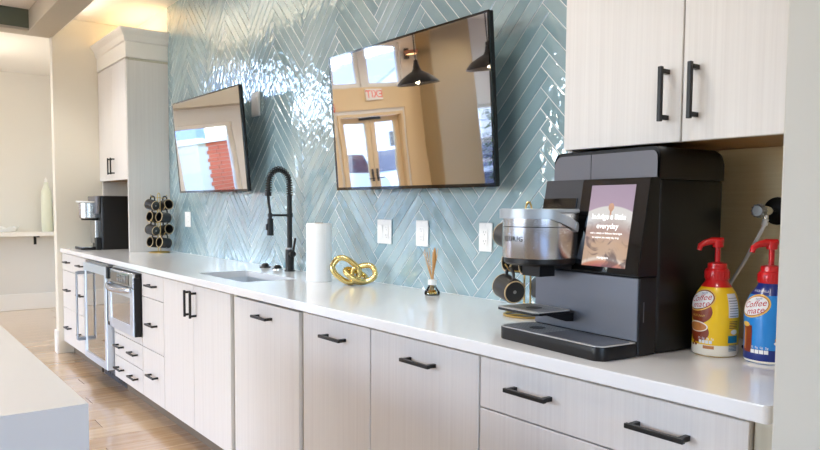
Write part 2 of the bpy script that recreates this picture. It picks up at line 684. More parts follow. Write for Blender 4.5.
def rect_mb(x0, x1, y0, y1, nx=8, ny=4):
    mb = MB()
    vs = [(x0+(x1-x0)*i/nx, y0+(y1-y0)*j/ny, 0) for j in range(ny+1) for i in range(nx+1)]
    fs = [(j*(nx+1)+i, j*(nx+1)+i+1, (j+1)*(nx+1)+i+1, (j+1)*(nx+1)+i) for j in range(ny) for i in range(nx)]
    return mb.raw(vs, fs)


def arc(cx, cy, r, a0, a1, n):
    return [(cx+r*math.cos(R_(a0+(a1-a0)*i/n)), cy+r*math.sin(R_(a0+(a1-a0)*i/n))) for i in range(n+1)]


# ================================================================== THE SETTING
def wall_cells(a0, a1, z0, z1, opens, put):
    A = sorted({a0, a1, *[o[0] for o in opens], *[o[1] for o in opens]})
    for i in range(len(A)-1):
        m = (A[i]+A[i+1])/2
        cuts = sorted([(o[2], o[3]) for o in opens if o[0] < m < o[1]])
        z = z0
        for c0, c1 in cuts:
            if c0 > z:
                put(A[i], A[i+1], z, c0)
            z = c1
        if z < z1:
            put(A[i], A[i+1], z, z1)


# floor: a base slab whose material carries the planks far from the camera, single planks where the photograph shows them
FX0, FX1, FY0, FY1 = -9.84, -1.0, -3.1, 0.0
mb = MB()
mb.box(-10.0, 3.8, -9.15, .12, -.12, -.016)
floor = struct(mb, 'floor', 'oak_far')
PW = .19
i = 0
x = FX0
while x < FX1-.01:
    w = min(PW, FX1-x)
    y = FY0-(i*.61 % 1.75)
    while y < FY1:
        ya, yb = max(y, FY0), min(y+1.75, FY1-.0)
        if yb-ya > .06:
            q = MB()
            q.box(x+.0012, x+w-.0012, ya+.0012, yb-.0012, -.016, 0, .0018, 1)
            q.build('plank', 'oak', floor, smooth=False)
        y += 1.75
    x += PW
    i += 1
q = MB()
q.box(-10.0, 3.8, -9.15, FY0-.002, -.016, -.0005).box(FX1+.002, 3.8, FY0, .12, -.016, -.0005)
q.build('plank_field', 'oak_far', floor, smooth=False)

mb = MB()
mb.box(-9.99, 3.75, 0.0, .12, 0, HIGH)
wall_back = struct(mb, 'wall_back', 'grout')

# the short wall that closes the counter at its far end, and the wall beside the near end
mb = MB()
mb.box(-6.83, -6.735, -.686, -.001, 0, CEIL, .004, 1)
wall_left = struct(mb, 'wall_left', 'wall_paint')
mb = MB()
mb.box(-6.845, -6.7365, -.7, -.6, 0, .2, .004, 1)
struct(mb, 'baseboard_left', 'wall_white')
mb = MB()
mb.box(-.618, -.10, -.70, -.001, 0, CEIL, .004, 2)
wall_right = struct(mb, 'wall_right', 'wall_greige')

mb = MB()
wall_cells(STREETY-.15, .12, 0, HIGH, FAR_OPEN, lambda a, b, c, d: mb.box(FARX-.15, FARX, a, b, c, d))
struct(mb, 'wall_far', 'wall_grey')
mb = MB()
wall_cells(-9.99, ENTRYX+.15, 0, HIGH, STREET_OPEN, lambda a, b, c, d: mb.box(a, b, STREETY-.15, STREETY, c, d))
struct(mb, 'wall_street', 'wall_white')
mb = MB()
wall_cells(STREETY, .12, 0, HIGH, ENTRY_OPEN, lambda a, b, c, d: mb.box(ENTRYX, ENTRYX+.15, a, b, c, d))
struct(mb, 'wall_entry', 'wall_white')
mb = MB()
mb.box(FARX, FARX+.016, -1.9, -.0, 0, .2, .004, 1)
struct(mb, 'baseboard_far', 'wall_white')
# warm painted upper band and the entry surround on the far wall
mb = MB()
mb.box(FARX, FARX+.35, -3.4, -1.42, 2.28, 2.58, .004, 1)
struct(mb, 'trim_3', 'taupe_paint')
mb = MB()
wall_cells(-6.25, -3.42, 0, 2.48, [(-5.86, -4.44, 0, 2.13)], lambda a, b, c, d: mb.box(FARX, FARX+.02, a, b, c, d))
struct(mb, 'trim_4', 'tan_paint')
mb = MB()
mb.box(FARX, FARX+.4, -7.2, -6.25, 0, HIGH, .03, 3)
struct(mb, 'trim_5', 'pillar_paint')

# ceiling: lower coffered part by the counter, higher room behind
mb = MB()
mb.box(-9.99, ENTRYX+.15, -1.4, .12, CEIL, CEIL+.1)
ceiling = struct(mb, 'ceiling', 'ceiling_paint')
mb = MB()
mb.box(-9.99, ENTRYX+.15, STREETY-.15, -1.4, HIGH, HIGH+.1).box(-9.99, ENTRYX+.15, -1.44, -1.4, CEIL, HIGH)
struct(mb, 'ceiling_high', 'ceiling_paint')
mb = MB()
mb.box(-6.82, ENTRYX, -.872, -.672, 2.70, CEIL-.001, .003, 1)
struct(mb, 'trim_1', 'taupe_paint')
mb = MB()
mb.box(-6.82, -6.64, -1.4, -.873, 2.70, CEIL-.001, .003, 1)
struct(mb, 'trim_2', 'taupe_paint')
mb = MB()
mb.box(-6.639, -6.63, -1.4, -.873, 2.722, CEIL-.001)
struct(mb, 'trim_6', 'green_paint')

# windows
wi = 1


def frame_rect(mb, put, a0, a1, z0, z1, w):
    put(mb, a0, a0+w, z0, z1); put(mb, a1-w, a1, z0, z1)
    put(mb, a0+w, a1-w, z0, z0+w); put(mb, a0+w, a1-w, z1-w, z1)


def make_window(put, pane, a0, a1, z0, z1, mull=1, rails=1):
    global wi
    mb = MB()
    w = .055
    frame_rect(mb, put, a0, a1, z0, z1, w)
    cols = [a0+w+(a1-a0-2*w)*k/mull for k in range(mull+1)]
    rows = [z0+w+(z1-z0-2*w)*k/rails for k in range(rails+1)]
    for k in range(1, mull):
        put(mb, cols[k]-.02, cols[k]+.02, z0+w, z1-w)
    for k in range(1, rails):
        for c in range(mull):
            put(mb, cols[c]+(.02 if c else 0), cols[c+1]-(.02 if c < mull-1 else 0), rows[k]-.02, rows[k]+.02)
    fr = struct(mb, 'window_%d' % wi, 'wall_white')
    wi += 1
    for c in range(mull):
        for r in range(rails):
            pm = MB()
            pane(pm, cols[c]+(.02 if c else 0), cols[c+1]-(.02 if c < mull-1 else 0), rows[r]+(.02 if r else 0), rows[r+1]-(.02 if r < rails-1 else 0))
            pm.build('pane', 'window_glass', fr, smooth=False)


far_put = lambda mb, a, b, c, d: mb.box(FARX-.11, FARX-.04, a, b, c, d)
far_pane = lambda mb, a, b, c, d: mb.box(FARX-.080, FARX-.074, a, b, c, d)
st_put = lambda mb, a, b, c, d: mb.box(a, b, STREETY-.11, STREETY-.04, c, d)
st_pane = lambda mb, a, b, c, d: mb.box(a, b, STREETY-.080, STREETY-.074, c, d)
en_put = lambda mb, a, b, c, d: mb.box(ENTRYX+.04, ENTRYX+.11, a, b, c, d)
en_pane = lambda mb, a, b, c, d: mb.box(ENTRYX+.074, ENTRYX+.080, a, b, c, d)
for k, o in enumerate(FAR_OPEN):
    if k != 1:
        make_window(far_put, far_pane, *o)
for o in STREET_OPEN:
    make_window(st_put, st_pane, *o, mull=2, rails=2)
for o in ENTRY_OPEN:
    make_window(en_put, en_pane, *o, mull=2, rails=2)

# glazed double doors in the far wall
mb = MB()
frame_rect(mb, lambda m, a, b, c, d: m.box(FARX-.13, FARX+.03, a, b, c, d), -5.80, -4.50, -.0, 2.07, .05)
door = struct(mb, 'door_1', 'tan_paint')
for (a, b) in ((-5.745, -5.155), (-5.145, -4.555)):
    lm = MB()
    frame_rect(lm, lambda m, p, q, c, d: m.box(FARX-.1, FARX-.05, p, q, c, d), a, b, .06, 2.015, .095)
    leaf = lm.build('door_leaf', 'tan_paint', door, smooth=False)
    pm = MB()
    pm.box(FARX-.078, FARX-.072, a+.095, b-.095, .155, 1.92)
    pm.build('pane', 'window_glass', leaf, smooth=False)
    s = 1 if a < -5.5 else -1
    hx = b-.045 if s == 1 else a+.045
    hm = MB()
    hm.box(FARX-.05, FARX-.04, hx-.022, hx+.022, .95, 1.16, .003).cyl((FARX-.045, hx, 1.0), (FARX+.0, hx, 1.0), .011).tube([(FARX+.0, hx, 1.0), (FARX+.0, hx-s*.11, 1.0)], .009)
    hm.build('door_handle', 'black_metal', leaf)
mb = MB()
mb.box(FARX-.05, FARX-.01, -5.35, -4.95, 1.97, 2.01, .005)
mb.build('door_closer', 'black_metal', door)

# ------------------------------------------------------------------ herringbone tile, one object per tile
TW, TL = .0535, .5105
S2 = math.sqrt(2)
VX, VZ = -2.158, .8694        # a valley tip


def clip(poly, x0, x1, z0, z1):
    def cut(P, inside, inter):
        out = []
        for k in range(len(P)):
            a, b = P[k-1], P[k]
            ia, ib = inside(a), inside(b)
            if ib:
                if not ia:
                    out.append(inter(a, b))
                out.append(b)
            elif ia:
                out.append(inter(a, b))
        return out
    ix = lambda X: (lambda a, b: (X, a[1]+(b[1]-a[1])*(X-a[0])/(b[0]-a[0])))
    iz = lambda Z: (lambda a, b: (a[0]+(b[0]-a[0])*(Z-a[1])/(b[1]-a[1]), Z))
    for ins, it in ((lambda p: p[0] >= x0, ix(x0)), (lambda p: p[0] <= x1, ix(x1)), (lambda p: p[1] >= z0, iz(z0)), (lambda p: p[1] <= z1, iz(z1))):
        if len(poly) < 3:
            return []
        poly = cut(poly, ins, it)
    return poly


def inset(poly, d):
    """inset of a convex counter-clockwise polygon"""
    n = len(poly)
    out = []
    for k in range(n):
        p, c, q = Vector(poly[k-1]), Vector(poly[k]), Vector(poly[(k+1) % n])
        e1, e2 = (c-p), (q-c)
        if e1.length < 1e-6 or e2.length < 1e-6:
            return None
        e1.normalize(); e2.normalize()
        n1, n2 = Vector((-e1.y, e1.x)), Vector((-e2.y, e2.x))
        den = 1+n1.dot(n2)
        if den < .15:
            return None
        out.append(tuple(c+(n1+n2)*(d/den)))
    return out


def parea(P):
    return .5*sum(P[k-1][0]*P[k][1]-P[k][0]*P[k-1][1] for k in range(len(P)))


TX0, TX1, TZ0, TZ1 = -5.867, -1.414, .9165, CEIL-.001
g = .0018
tiles = []
for k in range(-14, 46):
    for m in range(-3, 8):
        oa, ob = k*TW-m*TL, k*TW+m*TL
        for (a0, b0, la, lb) in ((0, 0, TL, TW), (0, TW, TW, TL)):
            A0, B0, A1, B1 = oa+a0+g, ob+b0+g, oa+a0+la-g, ob+b0+lb-g
            P = [((a-b)/S2+VX, (a+b)/S2+VZ) for a, b in ((A0, B0), (A1, B0), (A1, B1), (A0, B1))]
            P = clip(P, TX0, TX1, TZ0, TZ1)
            if len(P) < 3:
                continue
            Q = [P[0]]
            for p in P[1:]:
                if (Vector(p)-Vector(Q[-1])).length > .002:
                    Q.append(p)
            if len(Q) > 2 and (Vector(Q[0])-Vector(Q[-1])).length < .002:
                Q.pop()
            if len(Q) < 3 or abs(parea(Q)) < 1.5e-4:
                continue
            if parea(Q) < 0:
                Q.reverse()
            tiles.append(Q)
tiles.sort(key=lambda q: -parea(q))


def tile_shape(mb, Q, ox, oz):
    tx, tz, base = rnd.uniform(-.006, .006), rnd.uniform(-.006, .006), rnd.uniform(-.0004, .0004)
    cx = sum(p[0] for p in Q)/len(Q); cz = sum(p[1] for p in Q)/len(Q)
    I = inset(Q, .0022) or Q
    n = len(Q)
    f = lambda p, d: (p[0]-ox, -(d+base+(p[0]-cx)*tx+(p[1]-cz)*tz), p[1]-oz)
    vs = [(p[0]-ox, 0, p[1]-oz) for p in Q]+[f(p, .0014) for p in Q]+[f(p, .0026) for p in I]
    fs = [(i+o, (i+1) % n+o, (i+1) % n+n+o, i+n+o) for o in (0, n) for i in range(n)]+[tuple(range(2*n, 3*n))]
    mb.raw(vs, fs)


for t_i, Q in enumerate(tiles[:300]):
    ox = sum(p[0] for p in Q)/len(Q); oz = sum(p[1] for p in Q)/len(Q)
    q = MB()
    tile_shape(q, Q, ox, oz)
    q.build('tile', 'tile_glaze', wall_back, smooth=False, loc=(ox, 0, oz))
if len(tiles) > 300:
    q = MB()
    for Q in tiles[300:]:
        tile_shape(q, Q, 0, 0)
    o = q.build('tile_offcuts', 'tile_glaze', wall_back, smooth=False)
    o['kind'] = 'stuff'
print('tiles', len(tiles))


# ================================================================== CABINETS AND COUNTER
def W(t):
    m = MB()
    m.M = Matrix.Translation(-Vector(t.location))
    return m


YF, YC = -.645, -.624        # face of the doors, front of the carcasses


def pull_h(t, part, xc, z, yf=YF, L=.142, out=.032):
    m = W(t)
    s = .0055
    m.box(xc-L/2, xc+L/2, yf-out-s, yf-out+s, z-s, z+s, .0012, 1)
    for e in (-1, 1):
        m.box(xc+e*(L/2-2*s)-s, xc+e*(L/2-2*s)+s, yf-out+s, yf, z-s, z+s)
    m.build('handle', 'black_metal', part, smooth=False)


def pull_v(t, part, x, z0, z1, yf=YF, out=.032):
    m = W(t)
    s = .0055
    m.box(x-s, x+s, yf-out-s, yf-out+s, z0, z1, .0012, 1)
    for z in (z0+2*s, z1-2*s):
        m.box(x-s, x+s, yf-out+s, yf, z-s, z+s)
    m.build('handle', 'black_metal', part, smooth=False)


def front(t, name, x0, x1, z0, z1, yf=YF, th=.020):
    m = W(t)
    m.box(x0, x1, yf, yf+th, z0, z1, .0015, 1)
    return m.build(name, 'laminate', t, smooth=False)


def carcass(t, x0, x1, z0=.105, z1=.8795, yb=-.02, toe=True, y0=YC):
    m = W(t)
    p = .018
    m.box(x0, x0+p, y0, yb, z0, z1).box(x1-p, x1, y0, yb, z0, z1)
    m.box(x0+p, x1-p, y0, yb, z0, z0+p).box(x0+p, x1-p, yb-.01, yb, z0+p, z1)
    m.box(x0+p, x1-p, y0, y0+.055, z1-p, z1)
    m.build('carcass', 'laminate_edge', t, smooth=False)
    if toe:
        m = W(t)
        m.box(x0, x1, -.565, -.55, 0, z0)
        m.build('toe_kick', 'toe_dark', t, smooth=False)


def base_unit(name, label, x0, x1, drawers=(), doors=(), group=None):
    """drawers: (z0, z1, [handle x...], handle z); doors: (x0, x1, handle kind, hx, hz0, hz1)"""
    t = thing(name, label, 'cabinet', ((x0+x1)/2, -.33, 0), 0, group)
    carcass(t, x0, x1)
    for (z0, z1, hx, hz) in drawers:
        d = front(t, 'drawer_front', x0+.0025, x1-.0025, z0, z1)
        for h in hx:
            pull_h(t, d, h, hz)
    for (a, b, kind, hx, h0, h1) in doors:
        d = front(t, 'door', a, b, .11, .872)
        if kind == 'v':
            pull_v(t, d, hx, h0, h1)
        else:
            pull_h(t, d, hx, h0)
    return t


base_unit('drawer_cabinet', 'white three-drawer base cabinet with paired black pulls against the short end wall', -6.734, -5.80,
          drawers=[(.731, .872, (-6.50, -6.04), .806), (.413, .727, (-6.50, -6.04), .572), (.11, .409, (-6.50, -6.04), .255)])
oven_cab = base_unit('oven_cabinet', 'white base cabinet with two paired-pull drawers below the small oven', -5.135, -4.4985,
                     drawers=[(.264, .416, (-4.975, -4.665), .342), (.11, .260, (-4.975, -4.665), .188)])
front(oven_cab, 'oven_surround', -5.1325, -4.501, .42, .468)
front(oven_cab, 'oven_surround', -5.1325, -4.501, .864, .872)
front(oven_cab, 'oven_surround', -5.1325, -5.098, .469, .863)
base_unit('drawer_cabinet', 'narrow white cabinet of three stacked drawers between oven and sink cabinet', -4.4965, -4.0975,
          drawers=[(.731, .872, (-4.275,), .810), (.419, .727, (-4.275,), .577), (.11, .415, (-4.275,), .270)])
base_unit('sink_cabinet', 'white sink base cabinet with two doors and upright black pulls', -4.0955, -3.150,
          doors=[(-4.093, -3.629, 'v', -3.668, .706, .845), (-3.625, -3.153, 'v', -3.588, .706, .845)])
# integrated dishwasher with a cabinet front
dw = thing('dishwasher', 'white panel-front dishwasher between two narrow fillers, right of the sink doors', 'dishwasher', (-2.797, -.33, 0))
m = W(dw); m.box(-3.098, -2.496, -.62, -.05, .02, .872); m.build('tub_body', 'steel_dark', dw, smooth=False)
p_ = front(dw, 'door_panel', -3.106, -2.488, .105, .868)
pull_h(dw, p_, -2.785, .811)
m = W(dw); m.box(-3.1, -2.494, -.60, -.58, .0, .1); m.build('toe_kick', 'toe_dark', dw, smooth=False)
for (a, b, lab) in ((-3.148, -3.1085, 'slim olive-beige filler strip between sink doors and dishwasher panel'), (-2.4855, -2.4535, 'slim olive-beige filler strip between dishwasher panel and the next cabinet')):
    m = MB(); m.box(a, b, -.628, -.05, .0, .8795)
    tag(m.build('filler_strip', 'laminate_edge', smooth=False), lab, 'filler strip')
base_unit('pull_out_cabinet', 'narrow white full-height pull-out cabinet with one bar pull, next to the dishwasher filler', -2.452, -1.9875,
          doors=[(-2.4495, -1.990, 'h', -2.205, .810, 0)])
base_unit('pull_out_cabinet', 'wider white full-height pull-out cabinet with one bar pull, beside the long drawers', -1.9855, -1.4475,
          doors=[(-1.983, -1.4500, 'h', -1.703, .810, 0)])
base_unit('drawer_cabinet', 'wide white drawer cabinet with long drawers under the large coffee machine', -1.4455, -.684,
          drawers=[(.733, .872, (-1.248, -.874), .809), (.419, .729, (-1.248, -.874), .577), (.11, .415, (-1.248, -.874), .27)])
m = MB(); m.box(-.682, -.620, -.632, -.05, 0, .8795)
tag(m.build('filler_strip', 'laminate_edge', smooth=False), 'beige filler panel at the counter end beside the white wall', 'filler strip')

# countertop with the sink cut-out
SX0, SX1, SY0, SY1 = -3.84, -3.24, -.540, -.245
t = thing('countertop', 'long white quartz countertop with eased front edge over the base cabinets', 'countertop', (-3.69, -.33, .88))
cx0, cx1, cy0, cy1, cz0, cz1 = -6.733, -.643, -.66, -.0012, .880, .915
bm = bmesh.new()
outer = [(cx0, cy0), (cx1-.012, cy0)]+arc(cx1-.012, cy0+.012, .012, -90, 0, 4)[1:]+[(cx1, cy1), (cx0, cy1)]
inner = []
for (ccx, ccy, a) in ((SX1, SY1, 0), (SX0, SY1, 90), (SX0, SY0, 180), (SX1, SY0, 270)):
    rr_ = .02
    ox = ccx-rr_ if ccx == SX1 else ccx+rr_
    oy = ccy-rr_ if ccy == SY1 else ccy+rr_
    inner += arc(ox, oy, rr_, a, a+90, 4)
vo = [bm.verts.new((x, y, cz1)) for x, y in outer]
vi = [bm.verts.new((x, y, cz1)) for x, y in inner]
eo = [bm.edges.new((vo[k], vo[(k+1) % len(vo)])) for k in range(len(vo))]
ei = [bm.edges.new((vi[k], vi[(k+1) % len(vi)])) for k in range(len(vi))]
bmesh.ops.triangle_fill(bm, use_beauty=True, edges=eo+ei)
ex = bmesh.ops.extrude_face_region(bm, geom=list(bm.faces))
bmesh.ops.translate(bm, verts=[v for v in ex['geom'] if isinstance(v, bmesh.types.BMVert)], vec=(0, 0, cz0-cz1))
bmesh.ops.recalc_face_normals(bm, faces=bm.faces)
ed = [e for e in bm.edges if all(abs(v.co.y-cy0) < 1e-5 for v in e.verts) and abs(e.verts[0].co.z-e.verts[1].co.z) < 1e-6 and len(e.link_faces) == 2]
bmesh.ops.bevel(bm, geom=ed, offset=.003, segments=2, profile=.5, affect='EDGES')
m = W(t); m.bm_add(bm)
m.build('top_slab', 'quartz', t, smooth=False)

# undermount sink
t = thing('sink', 'rectangular stainless steel undermount sink set in the white counter', 'sink', (-3.54, -.39, .70))
m = W(t)
r0 = lambda ins, z: [(x, y, z) for x, y in [(q[0], q[1]) for q in (arc(SX1-.02-ins, SY1-.02-ins, .02, 0, 90, 4)+arc(SX0+.02+ins, SY1-.02-ins, .02, 90, 180, 4)+arc(SX0+.02+ins, SY0+.02+ins, .02, 180, 270, 4)+arc(SX1-.02-ins, SY0+.02+ins, .02, 270, 360, 4))]]
m.loft([r0(-.02, .8795), r0(-.004, .8795), r0(-.004, .72), r0(.008, .70)], caps=False)
n_ = len(r0(0, 0))
m.raw(r0(.008, .70), [tuple(range(n_))])
m.build('basin', 'sink_steel', t)
m = W(t); m.cyl((-3.54, -.37, .7005), (-3.54, -.37, .703), .045, n=24); m.build('drain', 'steel_dark', t)

# ------------------------------------------------------------------ upper cabinets
def upper(name, label, x0, x1, z0, z1, panel_side, crown, hands, xm, yf=-.36):
    t = thing(name, label, 'cabinet', ((x0+x1)/2, -.18, .915))
    p = .018
    yb, yc = -.0015, yf+.022
    m = W(t)
    m.box(x0, x1, yc, yb, z1-p, z1).box(x0+p, x1-p, yb-.008, yb, z0+p, z1-p)
    m.build('carcass', 'laminate_edge', t, smooth=False)
    m = W(t); m.box(x0+p, x1-p, yc, yb, z0, z0+p-.001); m.build('bottom_panel', 'raw_wood', t, smooth=False)
    for s, xa, xb in ((-1, x0, x0+p), (1, x1-p, x1)):
        m = W(t)
        m.box(xa, xb, yf if s == panel_side else yc, yb, .9155, z1-p if True else z1, .001, 1)
        m.build('side_panel', 'laminate', t, smooth=False)
    m = W(t); m.box(x0+p+.001, x1-p-.001, -.012, yb, .9155, z0-.001)
    m.build('niche_back', 'niche_panel', t, smooth=False)
    for (a, b, h) in ((x0+(p+.003 if panel_side == -2 else .003), xm-.002, hands[0]), (xm+.002, x1-(p+.013 if panel_side == 1 else .003), hands[1])):
        d = front(t, 'door', a, b, z0-.004, z1-.004, yf)
        pull_v(t, d, h, hands[2], hands[3], yf)
    if crown:
        f = .02
        prof = [(0, z1+.004), (f*.4, z1+.004), (f*.4, z1+.122), (f*.9, z1+.130), (.030, z1+.172), (.054, z1+.206), (.058, z1+.222), (0, z1+.222)]
        m = W(t)
        xr, yr = x1, yf+.002
        rings = []
        for (o, z) in prof:
            rings.append([(x0, yr-o, z), (xr+o, yr-o, z), (xr+o, yb, z)])
        vs = [q for r in rings for q in r]
        fs = []
        nn = len(prof)
        for k in range(nn):
            k2 = (k+1) % nn
            for j in range(2):
                fs.append((k*3+j, k*3+j+1, k2*3+j+1, k2*3+j))
        fs.append(tuple(k*3 for k in range(nn))); fs.append(tuple(k*3+2 for k in reversed(range(nn))))
        m.raw(vs, fs)
        m.box(x0, xr, yr+.001, yb, z1+.001, z1+.21)
        m.build('crown_moulding', 'crown_paint', t, smooth=False)
    return t


upper('wall_cabinet', 'white two-door upper cabinet with crown moulding beside the end wall', -6.734, -5.87, 1.495, 2.437, 1, True, (-6.335, -6.255, 1.540, 1.677), -6.295, -.326)
upper('wall_cabinet', 'white two-door upper cabinet above the large coffee machine and creamer bottles', -1.412, -.620, 1.452, 2.415, 0, False, (-1.073, -.992, 1.499, 1.635), -1.032)

# ------------------------------------------------------------------ beverage fridge
t = thing('beverage_fridge', 'undercounter beverage fridge with steel-framed glass door and long steel bar handle', 'fridge', (-5.465, -.35, 0))
fx0, fx1 = -5.785, -5.150
m = W(t)
m.box(fx0, fx0+.03, -.628, -.04, .10, .868).box(fx1-.03, fx1, -.628, -.04, .10, .868).box(fx0+.03, fx1-.03, -.628, -.04, .838, .868).box(fx0+.03, fx1-.03, -.628, -.04, .10, .13).box(fx0+.03, fx1-.03, -.08, -.04, .13, .838)
m.build('body', 'dark_plastic', t, smooth=False)
for z in (.30, .47, .64):
    m = W(t)
    m.box(fx0+.035, fx1-.035, -.60, -.1, z, z+.008)
    m.build('wire_shelf', 'steel_dark', t, smooth=False)
m = W(t)
yd0, yd1 = -.69, -.632
fw = .055
m.box(fx0, fx0+fw, yd0, yd1, .145, .858, .003, 1).box(fx1-fw, fx1, yd0, yd1, .145, .858, .003, 1).box(fx0+fw, fx1-fw, yd0, yd1, .145, .195).box(fx0+fw, fx1-fw, yd0, yd1, .80, .858)
d = m.build('door', 'appliance_steel', t, smooth=False)
m = W(t); m.box(fx0+fw, fx1-fw, yd0+.006, yd0+.014, .195, .80); m.build('pane', 'fridge_glass', d, smooth=False)
m = W(t)
hx = fx0+.03
m.box(hx-.014, hx+.014, yd0-.062, yd0-.05, .275, .79, .003, 1)
for z in (.283, .782):
    m.box(hx-.014, hx+.014, yd0-.05, yd0, z-.012, z+.012)
m.build('handle', 'steel_dark', d, smooth=False)
m = W(t); m.box(fx0+.01, fx1-.01, -.56, -.54, .0, .0995)
for k in range(9):
    m.box(fx0+.06+k*.058, fx0+.10+k*.058, -.565, -.56, .03, .085)
m.build('grille', 'black_plastic', t, smooth=False)
m = W(t); m.box(fx0, fx1, -.672, -.632, .861, .876); m.build('hinge_cover', 'steel_dark', t, smooth=False)

# ------------------------------------------------------------------ built-in oven
t = thing('built_in_oven', 'small built-in stainless oven with curved handle and glass window under the counter', 'oven', (-4.8, -.35, .47))
ox0, ox1 = -5.092, -4.506
yo = -.692
m = W(t); m.box(ox0+.02, ox1-.02, -.62, -.08, .475, .855); m.build('body', 'dark_plastic', t, smooth=False)
m = W(t); m.box(ox1-.012, ox1, yo+.004, -.6455, .472, .838, .002, 1).box(ox0, ox1-.012, yo+.018, -.6455, .472, .862, .002, 1)
m.build('side_trim', 'black_plastic', t, smooth=False)
m = W(t)
wx0, wx1, wz0, wz1 = ox0+.07, ox1-.085, .535, .708
m.box(ox0, wx0, yo, yo+.016, .474, .765, .003, 1).box(wx1, ox1-.013, yo, yo+.016, .474, .765, .003, 1).box(wx0, wx1, yo, yo+.016, .474, wz0).box(wx0, wx1, yo, yo+.016, wz1, .765)
d = m.build('door', 'appliance_steel', t, smooth=False)
m = W(t); m.box(wx0, wx1, yo+.004, yo+.010, wz0, wz1); m.build('pane', 'oven_glass', d, smooth=False)
m = W(t)
pts = []
for k in range(13):
    s = k/12
    pts.append((ox0+.03+(ox1-ox0-.075)*s, yo-.008-.045*math.sin(PI*s)**.6, .758-.012*math.sin(PI*s)))
m.tube(pts, .016, 10, sx=1.0, sy=.55)
m.build('handle', 'steel', d)
m = W(t); m.box(ox0, ox1-.013, yo, yo+.016, .768, .862, .003, 1)
cp = m.build('control_panel', 'steel', t, smooth=False)
m = W(t); m.box(ox0+.09, ox1-.1, yo-.002, yo, .785, .85); m.build('display', 'black_gloss', cp, smooth=False)
for k in range(4):
    for j in range(2):
        m = W(t); m.box(-4.86+k*.05, -4.825+k*.05, yo-.005, yo-.002, .793+j*.028, .812+j*.028, .001, 1)
        m.build('button', 'steel_dark', cp, smooth=False)
m = W(t); m.box(ox0-.004, ox0+.035, yo-.012, yo+.02, .79, .872, .003, 1); m.build('vent_end_cap', 'black_plastic', t, smooth=False)
m = W(t); m.box(ox0-.004, ox0+.03, yo-.004, yo+.02, .4745, .50, .003, 1); m.build('vent_end_cap', 'black_plastic', t, smooth=False)

# ------------------------------------------------------------------ kitchen island
t = thing('kitchen_island', 'white quartz waterfall island with thick end slab on the wood floor', 'island', (-2.17, -2.08, 0))
m = W(t); m.prism([(-2.95, .915), (-1.398, .915), (-1.448, .865), (-2.95, .865)], -2.5, -1.668, 'y'); m.build('top_slab', 'quartz', t, smooth=False)
m = W(t); m.prism([(-1.398, .915), (-1.398, 0), (-1.448, 0), (-1.448, .865)], -2.5, -1.668, 'y'); m.build('waterfall_end', 'quartz', t, smooth=False)
m = W(t); m.box(-2.91, -1.449, -2.3, -1.72, .1, .8645); m.build('base_cabinet', 'laminate', t, smooth=False)
m = W(t); m.box(-2.91, -1.449, -2.25, -1.78, .0, .1); m.build('toe_kick', 'toe_dark', t, smooth=False)


# ================================================================== TELEVISIONS
def television(label, c, yaw, tilt, roll):
    w, h, d = 1.11, .636, .05
    t = thing('television', label, 'television', (c[0], -.006, c[2]))
    A = Vector((c[0], c[1], c[2]))-Vector(t.location)
    M = Matrix.Translation(A) @ Matrix.Rotation(yaw, 4, 'Z') @ Matrix.Rotation(tilt, 4, 'X') @ Matrix.Rotation(roll, 4, 'Y')
    m = MB(); m.M = M
    b = .008
    m.box(-w/2, w/2, .002, .022, -h/2, h/2, .004, 2)
    m.box(-w/2+.12, w/2-.12, .022, d+.012, -h/2+.05, h/2-.16, .012, 2)
    shell = m.build('housing', 'black_plastic', t, smooth=False)
    m = MB(); m.M = M
    m.box(-w/2, -w/2+b, -.004, .002, -h/2, h/2).box(w/2-b, w/2, -.004, .002, -h/2, h/2).box(-w/2+b, w/2-b, -.004, .002, h/2-b, h/2).box(-w/2+b, w/2-b, -.004, .002, -h/2, -h/2+b*1.7)
    m.build('bezel', 'black_gloss', shell, smooth=False)
    m = MB(); m.M = M
    m.box(-w/2+b, w/2-b, -.0015, .0015, -h/2+b*1.7, h/2-b)
    m.build('screen', 'tv_screen', t, smooth=False)
    m = MB()
    m.box(-.22, .22, -.022, 0, -.12, .12, .004, 1)
    mount = m.build('wall_bracket', 'black_metal', t, smooth=False)
    for s in (-1, 1):
        m = MB()
        p0 = Vector((s*.17, -.02, .02)); p1 = M @ Vector((s*.27, d+.012, .05))
        m.box(p1.x-.02, p1.x+.02, p1.y-.004, p1.y+.008, p1.z-.16, p1.z+.16)
        m.tube([p0, p0+Vector((s*.05, -.03, .01)), p1], .011, 6)
        m.build('mount_arm', 'black_metal', mount, smooth=False)
    return t


television('black flat television tilted over the coffee counter beside the near upper cabinet', (-2.489, -.149, 1.678), .005, .077, .003)
tv_far = television('black flat television tilted on the wall beside the crown-moulded cabinet', (-4.627, -.17, 1.692), .021, .087, .001)
t = thing('wall_outlet', 'white recessed outlet box behind the television nearer the end wall', 'outlet', (-4.215, -.006, 1.92))
m = MB(); m.box(-.055, .055, -.012, .0, -.075, .075, .003, 1); m.build('cover_plate', 'white_plastic', t, smooth=False)
m = MB(); m.box(-.03, .03, -.016, -.012, -.045, .045, .002, 1); m.build('plug', 'white_plastic', t, smooth=False)


